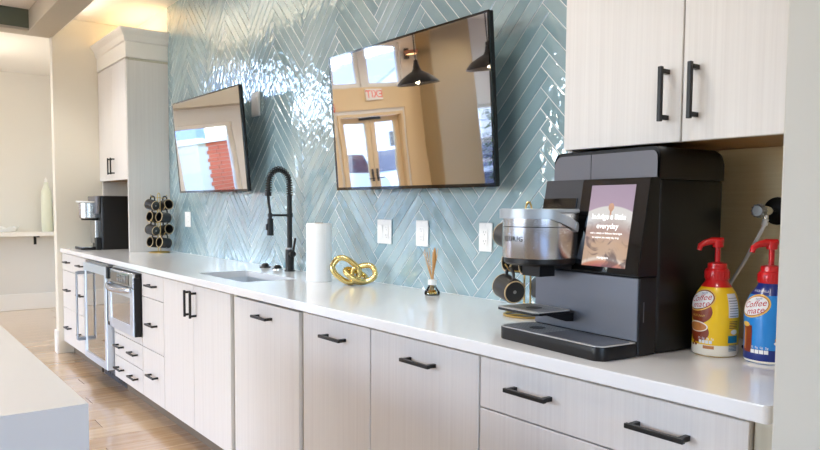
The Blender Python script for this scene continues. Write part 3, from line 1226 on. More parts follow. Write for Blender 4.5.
# ================================================================== WALL PLATES
def plate(label, x, z, gangs, kind, wide=0):
    t = thing('wall_outlet' if kind == 'o' else 'light_switch', label, 'outlet' if kind == 'o' else 'switch', (x, -.006, z))
    w = .07+.046*(gangs-1)+wide
    m = MB(); m.box(-w/2, w/2, -.006, .0, -.058, .058, .003, 2)
    m.build('cover_plate', 'white_plastic', t, smooth=False)
    for g_ in range(gangs):
        gx = (g_-(gangs-1)/2)*.046
        m = MB(); m.box(gx-.0165, gx+.0165, -.009, -.006, -.033, .033, .0015, 1)
        dv = m.build('outlet_insert' if kind == 'o' or g_ else 'rocker', 'white_plastic', t, smooth=False)
        if kind == 'o' or g_:
            for zz in (-.018, .018):
                m = MB()
                m.box(gx-.0075, gx-.0055, -.0093, -.009, zz-.002, zz+.007).box(gx+.0055, gx+.0075, -.0093, -.009, zz-.002, zz+.007).cyl((gx, -.0093, zz-.008), (gx, -.009, zz-.008), .0024, n=8)
                m.build('socket_slots', 'print_grey', dv, smooth=False)
        else:
            m = MB(); m.box(gx-.0145, gx+.0145, -.0125, -.009, -.001, .031, .001, 1)
            m.build('rocker_paddle', 'white_plastic', dv, smooth=False)
    for zz in (-.048, .048):
        m = MB(); m.cyl((0, -.0075, zz), (0, -.006, zz), .003, n=8); m.build('screw', 'print_white', t)
    return t


plate('white two-gang switch and outlet plate above the gold knot ornament', -2.812, 1.165, 2, 's')
plate('white single outlet plate on the tile behind the reed diffuser', -2.52, 1.166, 1, 'o', .018)
plate('white single outlet plate on the tile beside the near mug rack', -2.108, 1.164, 1, 'o', .006)
plate('white two-gang switch plate on the tile below the television by the end wall', -5.44, 1.18, 2, 's')


# ================================================================== FAUCET AND SMALL COUNTER THINGS
FX, FY = -3.668, -.066
t = thing('kitchen_faucet', 'matte black spring-neck pull-down faucet behind the sink', 'faucet', (FX, FY, .915))
m = MB(); m.cyl((0, 0, 0), (0, 0, .006), .03, n=24).cyl((0, 0, .006), (0, 0, .125), .024, n=24, bev=.002); m.build('base', 'black_metal', t)
m = MB(); m.cyl((0, 0, .1245), (0, 0, .134), .0225, n=24); m.build('collar', 'steel_dark', t)
m = MB(); m.cyl((0, 0, .134), (0, 0, .43), .0145, n=20); m.build('riser', 'black_metal', t)
m = MB(); m.cyl((.012, 0, .10), (.055, -.006, .10), .017, n=18, bev=.002).cyl((.045, -.004, .105), (.075, -.004, .19), .0075, .006, n=12)
m.build('lever', 'black_metal', t)
reach = .128
neck = []
for k in range(30):
    a = PI*k/29
    neck.append(Vector((0, -reach/2+reach/2*math.cos(a), .49+.085*math.sin(a))))
neck = [Vector((0, 0, .43)), Vector((0, 0, .46))]+neck+[Vector((0, -reach-.001, .46)), Vector((0, -reach-.004, .43))]
m = MB(); m.tube(neck, .0085, 10)
m.tube([(0, -reach-.004, .43), (0, -reach-.001, .39), (0, -reach+.006, .35), (0, -reach+.008, .325)], .0075, 10)
m.build('hose', 'rubber', t)
m = MB()
L = [0]
for k in range(1, len(neck)):
    L.append(L[-1]+(neck[k]-neck[k-1]).length)
turns = 26
coil = []
ns = turns*10
for k in range(ns+1):
    s = L[-1]*k/ns
    j = max(0, min(len(neck)-2, next((q for q in range(len(L)-1) if L[q+1] >= s), len(neck)-2)))
    u = (s-L[j])/(L[j+1]-L[j])
    p = neck[j].lerp(neck[j+1], u)
    tn = (neck[j+1]-neck[j]).normalized()
    b1 = Vector((1, 0, 0)); b2 = tn.cross(b1)
    a = 2*PI*turns*k/ns
    coil.append(p+(b1*math.cos(a)+b2*math.sin(a))*.0155)
m.tube(coil, .0034, 6)
m.build('spring', 'black_metal', t)
m = MB(); m.cyl((0, -reach-.004, .425), (0, -reach-.004, .445), .018, n=16); m.build('spring_end', 'black_metal', t)
m = MB(); m.cyl((0, -reach+.008, .205), (0, -reach+.008, .30), .019, .0165, n=20, bev=.003).cyl((0, -reach+.008, .30), (0, -reach+.008, .33), .011, n=14)
h = m.build('spray_head', 'black_metal', t)
m = MB(); m.box(-.007, .007, -reach-.018, -reach-.008, .235, .27, .002, 1); m.build('spray_button', 'dark_plastic', h, smooth=False)
m = MB(); m.tube([(0, 0, .318), (0, -reach+.008, .318)], .0065, 8); m.cyl((0, 0, .307), (0, 0, .329), .018, n=18).cyl((0, -reach+.008, .31), (0, -reach+.008, .326), .0145, n=18)
m.build('support_arm', 'black_metal', t)
for (x, y, nm, lab, cat) in ((-3.965, -.075, 'sink_hole_cap', 'low black domed cap on the counter farther from the faucet', 'cap'), (-3.80, -.075, 'sink_hole_cap', 'low black domed cap on the counter right beside the faucet', 'cap')):
    t = thing(nm, lab, cat, (x, y, .915))
    m = MB(); m.lathe([(0, 0), (.034, 0), (.034, .004), (.030, .007), (0, .007)], 24); m.build('flange', 'black_metal' if x < -3.9 else 'chrome', t)
    m = MB(); m.lathe([(0, .007), (.024, .007), (.022, .018), (.014, .026), (0, .027)], 20); m.build('button', 'black_metal', t)

# paper towel roll
t = thing('paper_towel_roll', 'white paper towel roll standing upright on the counter beside the gold knot', 'paper towel', (-3.092, -.206, .915))
m = MB()
m.lathe([(.021, .001), (.0605, .001), (.0625, .004), (.0625, .283), (.0605, .286), (.021, .286)], 48)
m.tube([(.0622, 0, .002), (.0622, 0, .285)], .0012, 4)
m.build('paper', 'white_paper', t)
m = MB(); m.lathe([(.0205, 0), (.0205, .288), (.019, .288), (.019, 0)], 24); m.build('core_tube', 'cardboard', t)

# gold chain-link knot
t = thing('knot_ornament', 'polished gold chain-link knot ornament on the counter beside the paper towel', 'ornament', (-2.848, -.160, .915))


def link_ring(c, rot, a, b, r, e=3.0):
    m = MB()
    m.M = Matrix.Translation(c) @ rot
    pts = []
    for k in range(40):
        th = 2*PI*k/40
        cs, sn = math.cos(th), math.sin(th)
        pts.append((a*math.copysign(abs(cs)**(2/e), cs), b*math.copysign(abs(sn)**(2/e), sn), 0))
    m.tube(pts, r, 8, closed=True, phase=PI/8)
    return m.build('chain_link', 'gold', t, angle=50)


cz = Matrix.Rotation(R_(-52), 4, 'Z')       # x of a link along the picture, after turning
E3 = lambda *r: Matrix.Rotation(R_(r[2]), 4, 'Z') @ Matrix.Rotation(R_(r[1]), 4, 'Y') @ Matrix.Rotation(R_(r[0]), 4, 'X')
VR = Vector((.602, .797, 0)); VT = Vector((.797, -.602, 0))     # along the picture, towards the camera
link_ring(VR*-.036+Vector((0, 0, .070)), E3(78, 0, 53) @ E3(0, 0, -36), .066, .046, .0140, 2.6)
link_ring(VR*.046+VT*.004+Vector((0, 0, .0535)), E3(64, 0, 53) @ E3(0, 0, 14), .055, .040, .0135, 2.6)
link_ring(VR*.012+VT*.012+Vector((0, 0, .047)), E3(26, 22, 70), .054, .038, .0130, 2.6)

# reed diffuser
t = thing('reed_diffuser', 'small glass reed diffuser with white collar and tan sticks on the counter', 'diffuser', (-2.335, -.098, .915))
m = MB(); m.lathe([(0, .0), (.030, .0), (.033, .004), (.033, .012), (.020, .032), (.0155, .040), (.0155, .05), (.0135, .05), (.0135, .041), (.018, .031), (.030, .012), (.030, .006), (0, .005)], 28); m.build('bottle', 'clear_glass', t)
m = MB(); m.lathe([(0, .0065), (.0285, .0065), (.0285, .012), (.022, .021), (0, .021)], 24); m.build('oil', 'oil_glass', t)
m = MB(); m.lathe([(.0145, .043), (.0185, .043), (.0185, .064), (.006, .066), (.0145, .064)], 24); m.build('collar', 'white_plastic', t)
for k in range(8):
    a = 2*PI*k/8+.3
    tip = Vector((math.cos(a)*.034-.012, math.sin(a)*.03, .188+rnd.uniform(-.02, .014)))
    m = MB(); m.tube([(math.cos(a)*-.012, math.sin(a)*-.012, .012), tip], .0014, 6)
    m.build('reed_stick', 'reed_light' if k % 2 else 'reed', t)
m = MB(); m.tube([(.002, .001, .05), (.004, .004, .12), (.005, .006, .155), (.005, .007, .185), (.005, .008, .20)], [.0016, .004, .0075, .006, .001], 10); m.build('reed_stick', 'reed', t)


# ================================================================== LARGE COFFEE MACHINE (local x across, y depth, z up; origin = front right corner)
def coffee_machine():
    t = thing('coffee_machine', 'large black coffee machine with touch screen and steel brew head in the near niche', 'coffee machine', (-1.057, -.481, .915), R_(-5.3))
    w = -.372
    m = MB()
    m.slab(w, 0, .067, .322, .004, .440, .012, .004)
    m.build('body', 'black_plastic', t)
    m = MB()
    # cap: rounded top edges along the front view
    ring = lambda y: [(x, y, z) for x, z in (arc(-.022, .5, .022, 0, 90, 6)+arc(w+.03, .492, .03, 90, 180, 6)+[(w, .4405), (0, .4405)])]
    m.loft([ring(.069), ring(.064), ring(.30)]+[[(x*1.0 if x < -.02 else x, .30+.022*math.sin(a), z if z < .45 else z-.02*(1-math.cos(a))) for (x, y, z) in ring(.3)] for a in (PI/4, PI/2)])
    cap = m.build('reservoir_cap', 'black_plastic', t)
    m = MB(); m.prism([(-.026, .512)]+[(-.2265, .512), (-.2265, .4445), (-.006, .4445), (-.006, .497)]+arc(-.024, .494, .018, 0, 90, 4), .0628, .0639, 'y'); m.build('cap_front', 'grey_plastic', cap)
    m = MB(); m.prism([(-.2285, .512)]+arc(w+.032, .482, .030, 90, 180, 6)+[(w+.002, .4445), (-.2285, .4445)], .0624, .0639, 'y'); m.build('water_lid', 'grey_plastic', cap)
    # lower front
    m = MB(); m.box(w, 0, .002, .0665, .0015, .197, .003, 1); base = m.build('lower_housing', 'black_plastic', t, smooth=False)
    m = MB(); m.box(w+.001, -.001, -.003, .0018, .038, .195, .002, 1); m.build('front_panel', 'slate_panel', base, smooth=False)
    m = MB(); m.box(.0, .0008, .018, .021, .085, .135); m.build('side_latch', 'grey_plastic', base, smooth=False)
    # slanted screen housing
    y0, y1, z0, z1 = -.004, .044, .199, .4435
    sl = math.atan2(y1-y0, z1-z0)
    m = MB()
    prof = [(y0, z0), (y1-.008, z1), (y1+.012, z1-.0005), (.0665, z1-.0005), (.0665, z0)]
    m.prism([(a, b) for a, b in prof], -.2265, 0, 'x')
    hs = m.build('screen_housing', 'black_plastic', t, smooth=False)
    Lh = math.hypot(y1-.008-y0, z1-z0)
    S = Matrix.Translation((0, y0, z0)) @ Matrix.Rotation(-math.atan2(y1-.008-y0, z1-z0), 4, 'X')
    m = MB(); m.M = S
    m.box(-.2255, -.001, -.0022, -.0002, .002, Lh-.002, .0008, 1); m.build('screen_glass', 'black_gloss', hs, smooth=False)
    m = MB(); m.M = S
    m.box(-.190, -.042, -.0028, -.0023, .0165, .230)
    m.build('screen', 'screen_picture', hs, smooth=False)
    sm = lambda cx, cz: (lambda x, y, z: S @ Vector((cx+x, -.0032, cz+y)))
    for (txt, sz, cz_) in (('Indulge a little', .0205, .1465), ('everyday', .0205, .122), ('with a variety of delicious beverages', .0074, .1035), ('to support you every day long', .0074, .0925), ('keurig.com', .0085, .040)):
        map_mb(text_mb(txt, sz), sm(-.118 if sz > .009 else -.120, cz_)).build('screen_lettering', 'screen_text', hs, smooth=False)
    map_mb(disc_mb(.0095, .011), lambda x, y, z: S @ Vector((-.113+x, -.00300, .172+y))).build('screen_spoon', 'screen_bean', hs, smooth=False)
    map_mb(rect_mb(-.003, .003, -.014, 0), lambda x, y, z: S @ Vector((-.113+x, -.00300, .165+y))).build('screen_spoon', 'screen_bean', hs, smooth=False)
    # brew-head housing to the left of the screen, with its slot
    m = MB()
    xa, xb = w, -.2275
    m.prism(prof, xa, xb, 'x')
    hb = m.build('brew_housing', 'dark_plastic', t, smooth=False)
    zs0, zs1 = .178, .2
    m = MB(); m.M = S; m.slab(xa+.002, xb-.012, -.004, -.0002, .166, .196, .001); m.build('pod_slot', 'black_gloss', hb, smooth=False)
    m = MB(); m.M = S; m.box(xa+.001, xb-.001, -.006, -.0005, .150, .158, .001, 1); m.build('slot_lip', 'steel', hb, smooth=False)
    # steel brew head
    cx, cy, r = -.292, -.066, .097

    def dring(rr, z, back=.0):
        pts = [(cx+rr*math.cos(R_(a)), cy+rr*math.sin(R_(a)), z) for a in range(180, 361, 9)]
        return pts+[(cx+rr*.84, back, z), (cx-rr*.84, back, z)]
    m = MB(); m.loft([dring(r-.001, .232), dring(r, .234), dring(r, .352), dring(r-.002, .354)])
    bh = m.build('brew_head', 'steel', t)
    m = MB(); m.loft([dring(r+.0006, .3145), dring(r+.0006, .3165)]); m.build('seam_line', 'print_black', bh)
    m = MB(); m.loft([dring(r-.012, .213), dring(r-.004, .2195), dring(r-.004, .2315)]); m.build('lower_ring', 'black_plastic', bh)
    m = MB(); m.loft([dring(r+.006, .354), dring(r+.008, .357), dring(r+.008, .361), dring(r+.004, .364)]); lid = m.build('lid', 'silver_plastic', bh)
    m = MB(); m.prism([(cx-.035, cy-.025), (cx-.035, cy+.03), (cx+.035, cy+.03), (cx+.035, cy-.025)], .181, .2128); m.build('spout', 'black_plastic', bh)
    # lid handle: flat band round the head hinged at both sides
    m = MB()
    path, rg = [], []
    rh = r+.007
    for a in range(150, 391, 8):
        aa = R_(a)
        drop = 0
        if a < 205:
            drop = (205-a)/55
        if a > 335:
            drop = (a-335)/55
        path.append((cx+rh*math.cos(aa), cy+rh*math.sin(aa) if a <= 360 or True else 0, .350-.034*drop))
    rings = []
    for k, (x, y, z) in enumerate(path):
        nx, ny = (x-cx)/rh, (y-cy)/rh
        hh = .0125
        rings.append([(x-nx*.002, y-ny*.002, z-hh), (x+nx*.002, y+ny*.002, z-hh), (x+nx*.002, y+ny*.002, z+hh), (x-nx*.002, y-ny*.002, z+hh)])
    m.loft(rings)
    band = m.build('lid_handle', 'silver_plastic', bh)
    for a in (150, 390):
        aa = R_(a)
        nx, ny = math.cos(aa), math.sin(aa)
        m = MB(); m.cyl((cx+nx*(rh-.008), cy+ny*(rh-.008), .316), (cx+nx*(rh+.004), cy+ny*(rh+.004), .316), .0135, n=18, bev=.001); m.build('hinge_pin', 'silver_plastic', bh)
    # maker's name across the front of the head
    T = text_mb('KEURIG', .0185, spacing=1.2, maxlen=.008)
    map_mb(T, lambda x, y, z: (cx+(r+.0008)*math.sin((x+.004)/r), cy-(r+.0008)*math.cos((x+.004)/r), .283+y))
    T.build('head_lettering', 'print_black', bh, smooth=False)
    # cup shelf
    m = MB(); m.slab(-.385, -.215, -.138, -.004, .083, .0895, .02, .001); sh = m.build('cup_shelf', 'black_plastic', t)
    m = MB()
    m.slab(-.383, -.217, -.136, -.006, .0896, .0915, .018); pl = m.build('shelf_plate', 'tray_silver', sh)
    for k in range(7):
        m = MB(); m.box(-.37+k*.022, -.356+k*.022, -.12, -.02, .0916, .0919); m.build('shelf_slot', 'steel_dark', pl, smooth=False)
    m = MB(); m.cyl((-.30, -.07, .0919), (-.30, -.07, .0924), .022, n=20); m.build('shelf_drain', 'black_plastic', pl)
    m = MB(); m.prism([(-.1, .083), (0, .083), (0, .06), (-.03, .062)], -.228, -.216, 'x'); m.build('shelf_arm', 'black_plastic', sh)
    # drip tray
    m = MB(); m.slab(-.39, -.002, -.127, .0015, 0, .034, .022, .002, rs=(.004, .004, .03, .03)); tr = m.build('drip_tray', 'black_plastic', t)
    m = MB(); m.slab(-.388, -.004, -.125, .0, .0341, .0362, .022, rs=(.004, .004, .028, .028)); m.build('tray_rim', 'tray_silver', tr)
    m = MB(); m.slab(-.382, -.010, -.119, -.005, .0363, .0368, .018); pl = m.build('tray_plate', 'slate_panel', tr)
    m = MB()
    for i_ in range(15):
        for j_ in range(9):
            m.box(-.374+i_*.0105, -.368+i_*.0105, -.114+j_*.0118, -.107+j_*.0118, .0369, .0374)
    o_ = m.build('tray_perforations', 'tray_silver', pl, smooth=False)
    o_['kind'] = 'stuff'
    m = MB(); m.cyl((-.29, -.065, .0374), (-.29, -.065, .0380), .022, n=20); m.build('tray_drain', 'black_plastic', pl)
    return t


coffee_machine()

# ------------------------------------------------------------------ smaller coffee machine in the far niche
t = thing('coffee_machine', 'smaller black coffee machine with silver brew head in the niche by the end wall', 'coffee machine', (-6.275, -.43, .915))
m = MB(); m.slab(-.33, 0, 0, .33, .0, .448, .02, .012); m.build('body', 'black_plastic', t)
m = MB(); m.slab(-.315, -.02, -.035, .001, .30, .444, .016, .004); m.build('upper_front', 'grey_plastic', t)
m = MB()
cx, cy, r = -.165, -.055, .082
dr = lambda rr, z: [(cx+rr*math.cos(R_(a)), cy+rr*math.sin(R_(a)), z) for a in range(180, 361, 12)]+[(cx+rr*.9, 0, z), (cx-rr*.9, 0, z)]
m.loft([dr(r-.01, .258), dr(r, .266), dr(r, .385), dr(r-.004, .39)]); bh = m.build('brew_head', 'steel', t)
m = MB(); m.loft([dr(r-.02, .245), dr(r-.012, .2575)]); m.build('lower_ring', 'black_plastic', bh)
m = MB(); m.loft([dr(r+.012, .391), dr(r+.014, .396), dr(r+.010, .402)]); m.build('lid', 'white_plastic', bh)
m = MB(); m.cyl((cx, cy-r-.006, .395), (cx, cy-r-.022, .402), .009, .006, n=10); m.build('lid_handle', 'white_plastic', bh)
m = MB(); m.box(-.26, -.09, -.028, .001, .05, .245, .003, 1); m.build('back_column', 'steel', t, smooth=False)
m = MB(); m.box(-.085, -.02, -.040, .001, .0, .10, .003, 1); m.build('side_foot', 'black_plastic', t, smooth=False)
m = MB(); m.slab(-.30, -.04, -.15, .001, 0, .022, .03, .003); tr = m.build('drip_tray', 'black_plastic', t)
m = MB(); m.slab(-.295, -.045, -.145, -.045, .0221, .025, .027); m.build('tray_plate', 'chrome', tr)


# ================================================================== MUG RACKS AND MUGS
def dirs(a):
    ax = Vector((math.cos(R_(a)), math.sin(R_(a)), 0))
    return ax, Vector((-ax.y, ax.x, 0))


AX, HK = dirs(18)


def make_mug():
    t = thing('mug', 'black mug', 'mug')
    # axis along +x, base at +x; handle at +z
    def lx(prof, n=28):
        mb = MB()
        mb.M = Matrix.Rotation(R_(90), 4, 'Y')
        mb.lathe(prof, n)
        return mb
    lx([(.0405, -.05), (.0445, -.05), (.0455, -.044), (.0455, .034), (.043, .0475), (.038, .05), (0, .05), (0, .045), (.036, .045), (.0415, .034), (.0415, -.044), (.0405, -.05)]).build('body', 'mug_black', t)
    lx([(.0405, -.0515), (.0452, -.0515), (.0462, -.0492), (.0454, -.0468), (.0405, -.0468)]).build('rim_band', 'mug_rim', t)
    lx([(.0365, .0488), (.0418, .0488), (.0408, .0515), (.0375, .0515)]).build('foot_ring', 'mug_rim', t)
    lx([(0, .0506), (.0065, .0506), (.0065, .0502)]).build('base_mark', 'print_grey', t)
    m = MB()
    m.tube([(-.030, 0, .041), (-.029, 0, .061), (-.017, 0, .074), (0, 0, .077), (.017, 0, .074), (.027, 0, .061), (.029, 0, .042)], .006, 10)
    m.build('handle', 'mug_black', t)
    m = MB()
    vs, fs = [], []
    for k in range(9):
        a = R_(-125+70*k/8)
        # thin strip of print round the side, clear of the handle
        for x in (.012, .016):
            vs.append((x, .0459*math.cos(a), .0459*math.sin(a)))
    for k in (0, 1, 3, 4, 5, 7):
        fs.append((2*k, 2*k+1, 2*k+3, 2*k+2))
    m.raw(vs, fs).build('printed_line', 'print_white', t, smooth=False)
    return t


mug0 = make_mug()
mug_used = [False]


def hang_mug(hook, axis, label, group, size=1.0):
    o = mug0 if not mug_used[0] else copy_tree(mug0)
    mug_used[0] = True
    pos = Vector(hook)-Vector((0, 0, .068*size))
    ang = math.atan2(axis.y, axis.x)
    o.location = pos
    o.rotation_euler = (0, R_(8), ang)
    o['label'] = label
    o['group'] = group
    o.scale = (size, size, size)


def mug_rack(label, loc, tiers, top, reach=.060):
    t = thing('mug_rack', label, 'mug rack', loc)
    m = MB()
    pts = [(.078*math.cos(2*PI*k/40), .078*math.sin(2*PI*k/40), .004) for k in range(40)]
    m.tube(pts, .004, 8, closed=True)
    m.tube([tuple(HK*-.078+Vector((0, 0, .004))), tuple(HK*.078+Vector((0, 0, .004)))], .0035, 8)
    m.build('base_ring', 'gold_satin', t)
    s = .0115
    m = MB()
    pth = [HK*-s+Vector((0, 0, .004)), HK*-s+Vector((0, 0, top-.03))]
    for k in range(9):
        a = PI-PI*k/8
        pth.append(HK*(s*math.cos(a))+Vector((0, 0, top-.03+.028*math.sin(a))))
    pth += [HK*s+Vector((0, 0, .004))]
    m.tube(pth, .0032, 8)
    m.build('post', 'gold_satin', t)
    for (z, d) in tiers:
        for sg in (-1, 1):
            m = MB()
            dv = d*sg
            m.tube([Vector((0, 0, z)), dv*(reach*.5)+Vector((0, 0, z-.004)), dv*reach+Vector((0, 0, z)), dv*(reach+.016)+Vector((0, 0, z+.022))], .0028, 8)
            m.build('hook', 'gold_satin', t)
    return t


zc = .068+.002
FR = (-5.70, -.145, .915)
mug_rack('gold wire mug rack holding four tiers of mugs beside the end cabinet panel', FR, [(.365+zc-.003, HK), (.268+zc, AX), (.170+zc, HK), (.070+zc, AX)], .47)
NR = (-1.70, -.195, .915)
far_dirs = (AX, HK)
AX, HK = dirs(-20)
mug_rack('gold wire mug rack half hidden behind the large coffee machine', NR, [(.262+zc, HK), (.174+zc, AX), (.086+zc, HK)], .388, .068)
tn = ('top', 'second', 'third', 'bottom')
near_dirs = (AX, HK)
AX, HK = far_dirs
for k, (z, d) in enumerate(((.365, HK), (.268, AX), (.170, HK), (.070, AX))):
    for sg in (-1, 1):
        hook = Vector(FR)+d*(sg*.060)+Vector((0, 0, z+zc))
        if d is HK:
            ax = AX if sg < 0 else -AX
            lab = 'black mug, %s tier of the four-tier rack, %s' % (tn[k], 'on the hook facing the room' if sg < 0 else 'on the hook beside the tile')
        else:
            ax = HK
            lab = 'black mug, %s tier of the four-tier rack, %s' % (tn[k], 'on the hook towards the sink' if sg > 0 else 'on the hook towards the end panel')
        hang_mug(hook, ax, lab, 'mugs on the far rack', .9)
tn = ('top', 'middle', 'bottom')
AX, HK = near_dirs
for k, (z, d) in enumerate(((.262, HK), (.174, AX), (.086, HK))):
    for sg in (-1, 1):
        hook = Vector(NR)+d*(sg*.068)+Vector((0, 0, z+zc))
        ax = (AX if sg < 0 else -AX) if d is HK else HK
        lab = 'black mug, %s tier of the three-tier rack, %s' % (tn[k], ('on the hook nearer the counter edge' if sg < 0 else 'on the hook next to the tiled wall') if d is HK else ('on the hook towards the machine' if sg > 0 else 'on the hook away from the machine'))
        hang_mug(hook, ax, lab, 'mugs on the near rack', .92)


# ================================================================== CREAMER PUMP BOTTLES
PROF = [(0, 0), (.046, 0), (.0525, .004), (.0545, .012), (.0545, .075), (.0560, .100), (.0555, .120), (.0520, .140), (.0440, .160), (.0330, .176), (.0275, .184), (.0260, .190), (.0260, .196), (0, .196)]


def prof_r(z):
    for k in range(1, len(PROF)-2):
        if PROF[k][1] <= z <= PROF[k+1][1]:
            u = (z-PROF[k][1])/max(1e-6, PROF[k+1][1]-PROF[k][1])
            return PROF[k][0]+(PROF[k+1][0]-PROF[k][0])*u
    return .026


def bottle(label, loc, phi_cam, scheme):
    t = thing('creamer_bottle', label, 'pump bottle', loc)
    cols = {'y': ('bottle_yellow', 'bottle_cream', 'red_plastic'), 'b': ('bottle_blue', 'bottle_navy', 'red_plastic')}[scheme]

    def band(za, zb, off=0.0):
        zs = [za]+[z for r, z in PROF[1:-1] if za < z < zb]+[zb]
        return [(prof_r(z)+off, z) for z in zs]
    m = MB(); m.lathe(PROF, 48); body = m.build('body', cols[0], t)
    if scheme == 'y':
        m = MB(); m.lathe([(prof_r(z)+.0004, z) for z in (.002, .004, .012, .03)], 48); m.build('lower_band', cols[1], body)
        m = MB(); m.lathe(band(.172, .190, .0005), 40); m.build('neck_sleeve', 'red_plastic', body)
    else:
        m = MB(); m.lathe([(prof_r(z)+.0004, z) for z in (.008, .012, .035)], 48); m.build('lower_band', cols[1], body)
        m = MB(); m.lathe([(prof_r(z)+.0004, z) for z in (.0015, .004, .008)], 48); m.build('foot_band', 'bottle_cream', body)
        m = MB(); m.lathe(band(.163, .190, .0005), 40); m.build('neck_sleeve', 'bottle_navy', body)

    def wrap(delta, zc_, off):
        def fn(x, y, z):
            zz = max(.001, min(.195, zc_+y))
            r = prof_r(zz)
            rm = .054 if zc_ < .14 else .05
            a = R_(phi_cam+delta)+x/rm
            return ((r+off)*math.cos(a), (r+off)*math.sin(a), zz)
        return fn

    def decal(mb, d, z, off, mat, name):
        map_mb(mb, wrap(d, z, off)).build(name, mat, body, smooth=False)
    d0 = -46 if scheme == 'y' else -40
    zl = .140 if scheme == 'y' else .137
    tilt = R_(18)
    if scheme == 'y':
        decal(disc_mb(.036, .030, rot=0), d0, .112, .0006, 'label_brown', 'label_swoosh')
    decal(disc_mb(.041, .0265, rot=tilt), d0, zl, .0010, 'label_gold', 'logo_border')
    decal(disc_mb(.0375, .0235, rot=tilt), d0, zl, .0014, 'label_brown' if scheme == 'y' else 'label_tan', 'logo_border')
    decal(disc_mb(.035, .0212, rot=tilt), d0, zl, .0018, 'print_white', 'logo_oval')
    for (tx, sz, dx, dy) in (('Coffee', .0215, .002, .0045), ('mate', .0215, .006, -.0105)):
        T = text_mb(tx, sz, maxlen=.006)
        T.v = [(x+dx-.25*0+y*.15, y+dy+x*.2, 0) for x, y, z in T.v]
        decal(T, d0, zl, .0022, 'label_red', 'logo_lettering')
    T = text_mb('Nestle', .0065, maxlen=.004)
    T.v = [(x+.010, y+.0178+x*.2, 0) for x, y, z in T.v]
    decal(T, d0, zl, .0022, 'bottle_navy', 'logo_lettering')
    if scheme == 'y':
        T = text_mb('HAZELNUT', .0075, maxlen=.004)
        decal(T, d0, .101, .0012, 'label_gold', 'flavour_lettering')
        # cup of coffee
        decal(disc_mb(.031, .025), d0-2, .060, .0008, 'label_brown', 'cup_picture')
        decal(disc_mb(.030, .0135), d0-4, .074, .0013, 'bottle_cream', 'cup_picture')
        decal(disc_mb(.027, .0110), d0-4, .0735, .0017, 'label_tan', 'cup_picture')
        T = text_mb('35  0g  0g  5g', .0072, maxlen=.004)
        decal(T, d0+22, .046, .0012, 'print_white', 'nutrition_lettering')
        for k in range(4):
            decal(rect_mb(-.0035, .0035, -.004, .004, 2, 2), d0+8+k*9, .0375, .0012, 'print_white', 'nutrition_box')
        decal(rect_mb(-.013, .013, -.004, .004), d0+30, .0245, .0012, 'label_tan', 'small_print')
        for (x, dz) in ((-.012, .034), (-.018, .028), (-.006, .029)):
            decal(disc_mb(.004, .003), d0+x*1000, dz, .0012, 'label_brown', 'bean_picture')
        # information panel at the side
        decal(rect_mb(-.016, .016, -.028, .030, 6, 10), 48, .128, .0008, 'print_white', 'side_panel')
        for k in range(8):
            decal(rect_mb(-.0135, .0135, -.0007-.0006*(k % 3 == 0), .0007, 6, 1), 48, .104+k*.0062, .0012, 'print_grey', 'small_print')
        decal(rect_mb(-.015, .015, -.009, .009, 6, 3), 48, .046, .0008, 'label_teal', 'side_panel')
        decal(disc_mb(.010, .006), 50, .064, .0012, 'bottle_cream', 'side_panel')
        for k in range(5):
            decal(rect_mb(-.013, .013, -.0008, .0008, 6, 1), 48, .074+k*.004, .0010, 'label_brown', 'small_print')
            decal(rect_mb(-.013, .013, -.0008, .0008, 6, 1), 48, .018+k*.0035, .0010, 'label_teal', 'small_print')
    else:
        decal(rect_mb(-.016, .010, -.038, .026, 6, 10), d0-12, .064, .0008, 'label_brown', 'glass_picture')
        decal(rect_mb(-.004, .004, -.03, .02, 3, 8), d0-25, .062, .0012, 'label_tan', 'glass_picture')
        decal(disc_mb(.012, .006), d0-20, .092, .0012, 'label_gold', 'glass_picture')
        decal(disc_mb(.012, .005), 24, .052, .0010, 'print_white', 'splash_picture')
        decal(disc_mb(.008, .008), 22, .060, .0008, 'label_tan', 'splash_picture')
        for k in range(4):
            decal(rect_mb(-.0045, .0045, -.0045, .0045, 2, 2), d0+2+k*11, .030, .0012, 'print_white', 'nutrition_box')
        T = text_mb('35  0g  0g  5g', .0075, maxlen=.004)
        decal(T, d0+18, .040, .0012, 'print_white', 'nutrition_lettering')
        T = text_mb('FRENCH VANILLA', .0065, maxlen=.004)
        decal(T, d0+6, .172, .0016, 'print_white', 'flavour_lettering')
    # pump
    m = MB(); m.lathe([(0, .190), (.0275, .190), (.0285, .192), (.0285, .212), (.0265, .216), (.0235, .218), (.0225, .230), (.012, .233), (0, .233)], 32)
    for k in range(24):
        a = 2*PI*k/24
        m.tube([(.0285*math.cos(a), .0285*math.sin(a), .193), (.0285*math.cos(a), .0285*math.sin(a), .211)], .0012, 4)
    pc = m.build('pump_collar', 'red_plastic', t)
    m = MB(); m.cyl((0, 0, .233), (0, 0, .272), .0065, n=14); m.build('pump_stem', 'red_plastic', t)
    m = MB()
    dv = Vector((-.602, -.797, 0))
    z = .283
    m.cyl((0, 0, .270), (0, 0, .291), .0125, .0135, n=18, bev=.002)
    m.tube([Vector((0, 0, z+.004))-dv*.012, Vector((0, 0, z+.003))+dv*.015, Vector((0, 0, z-.002))+dv*.034, Vector((0, 0, z-.008))+dv*.044, Vector((0, 0, z-.020))+dv*.047], [.0085, .0095, .0078, .0072, .0058], 12)
    m.build('pump_head', 'red_plastic', t)
    return t


bottle('yellow and brown creamer pump bottle with red pump beside the large coffee machine', (-.970, -.280, .915), -60, 'y')
bottle('blue creamer pump bottle with red pump next to the white wall', (-.846, -.258, .915), -63, 'b')

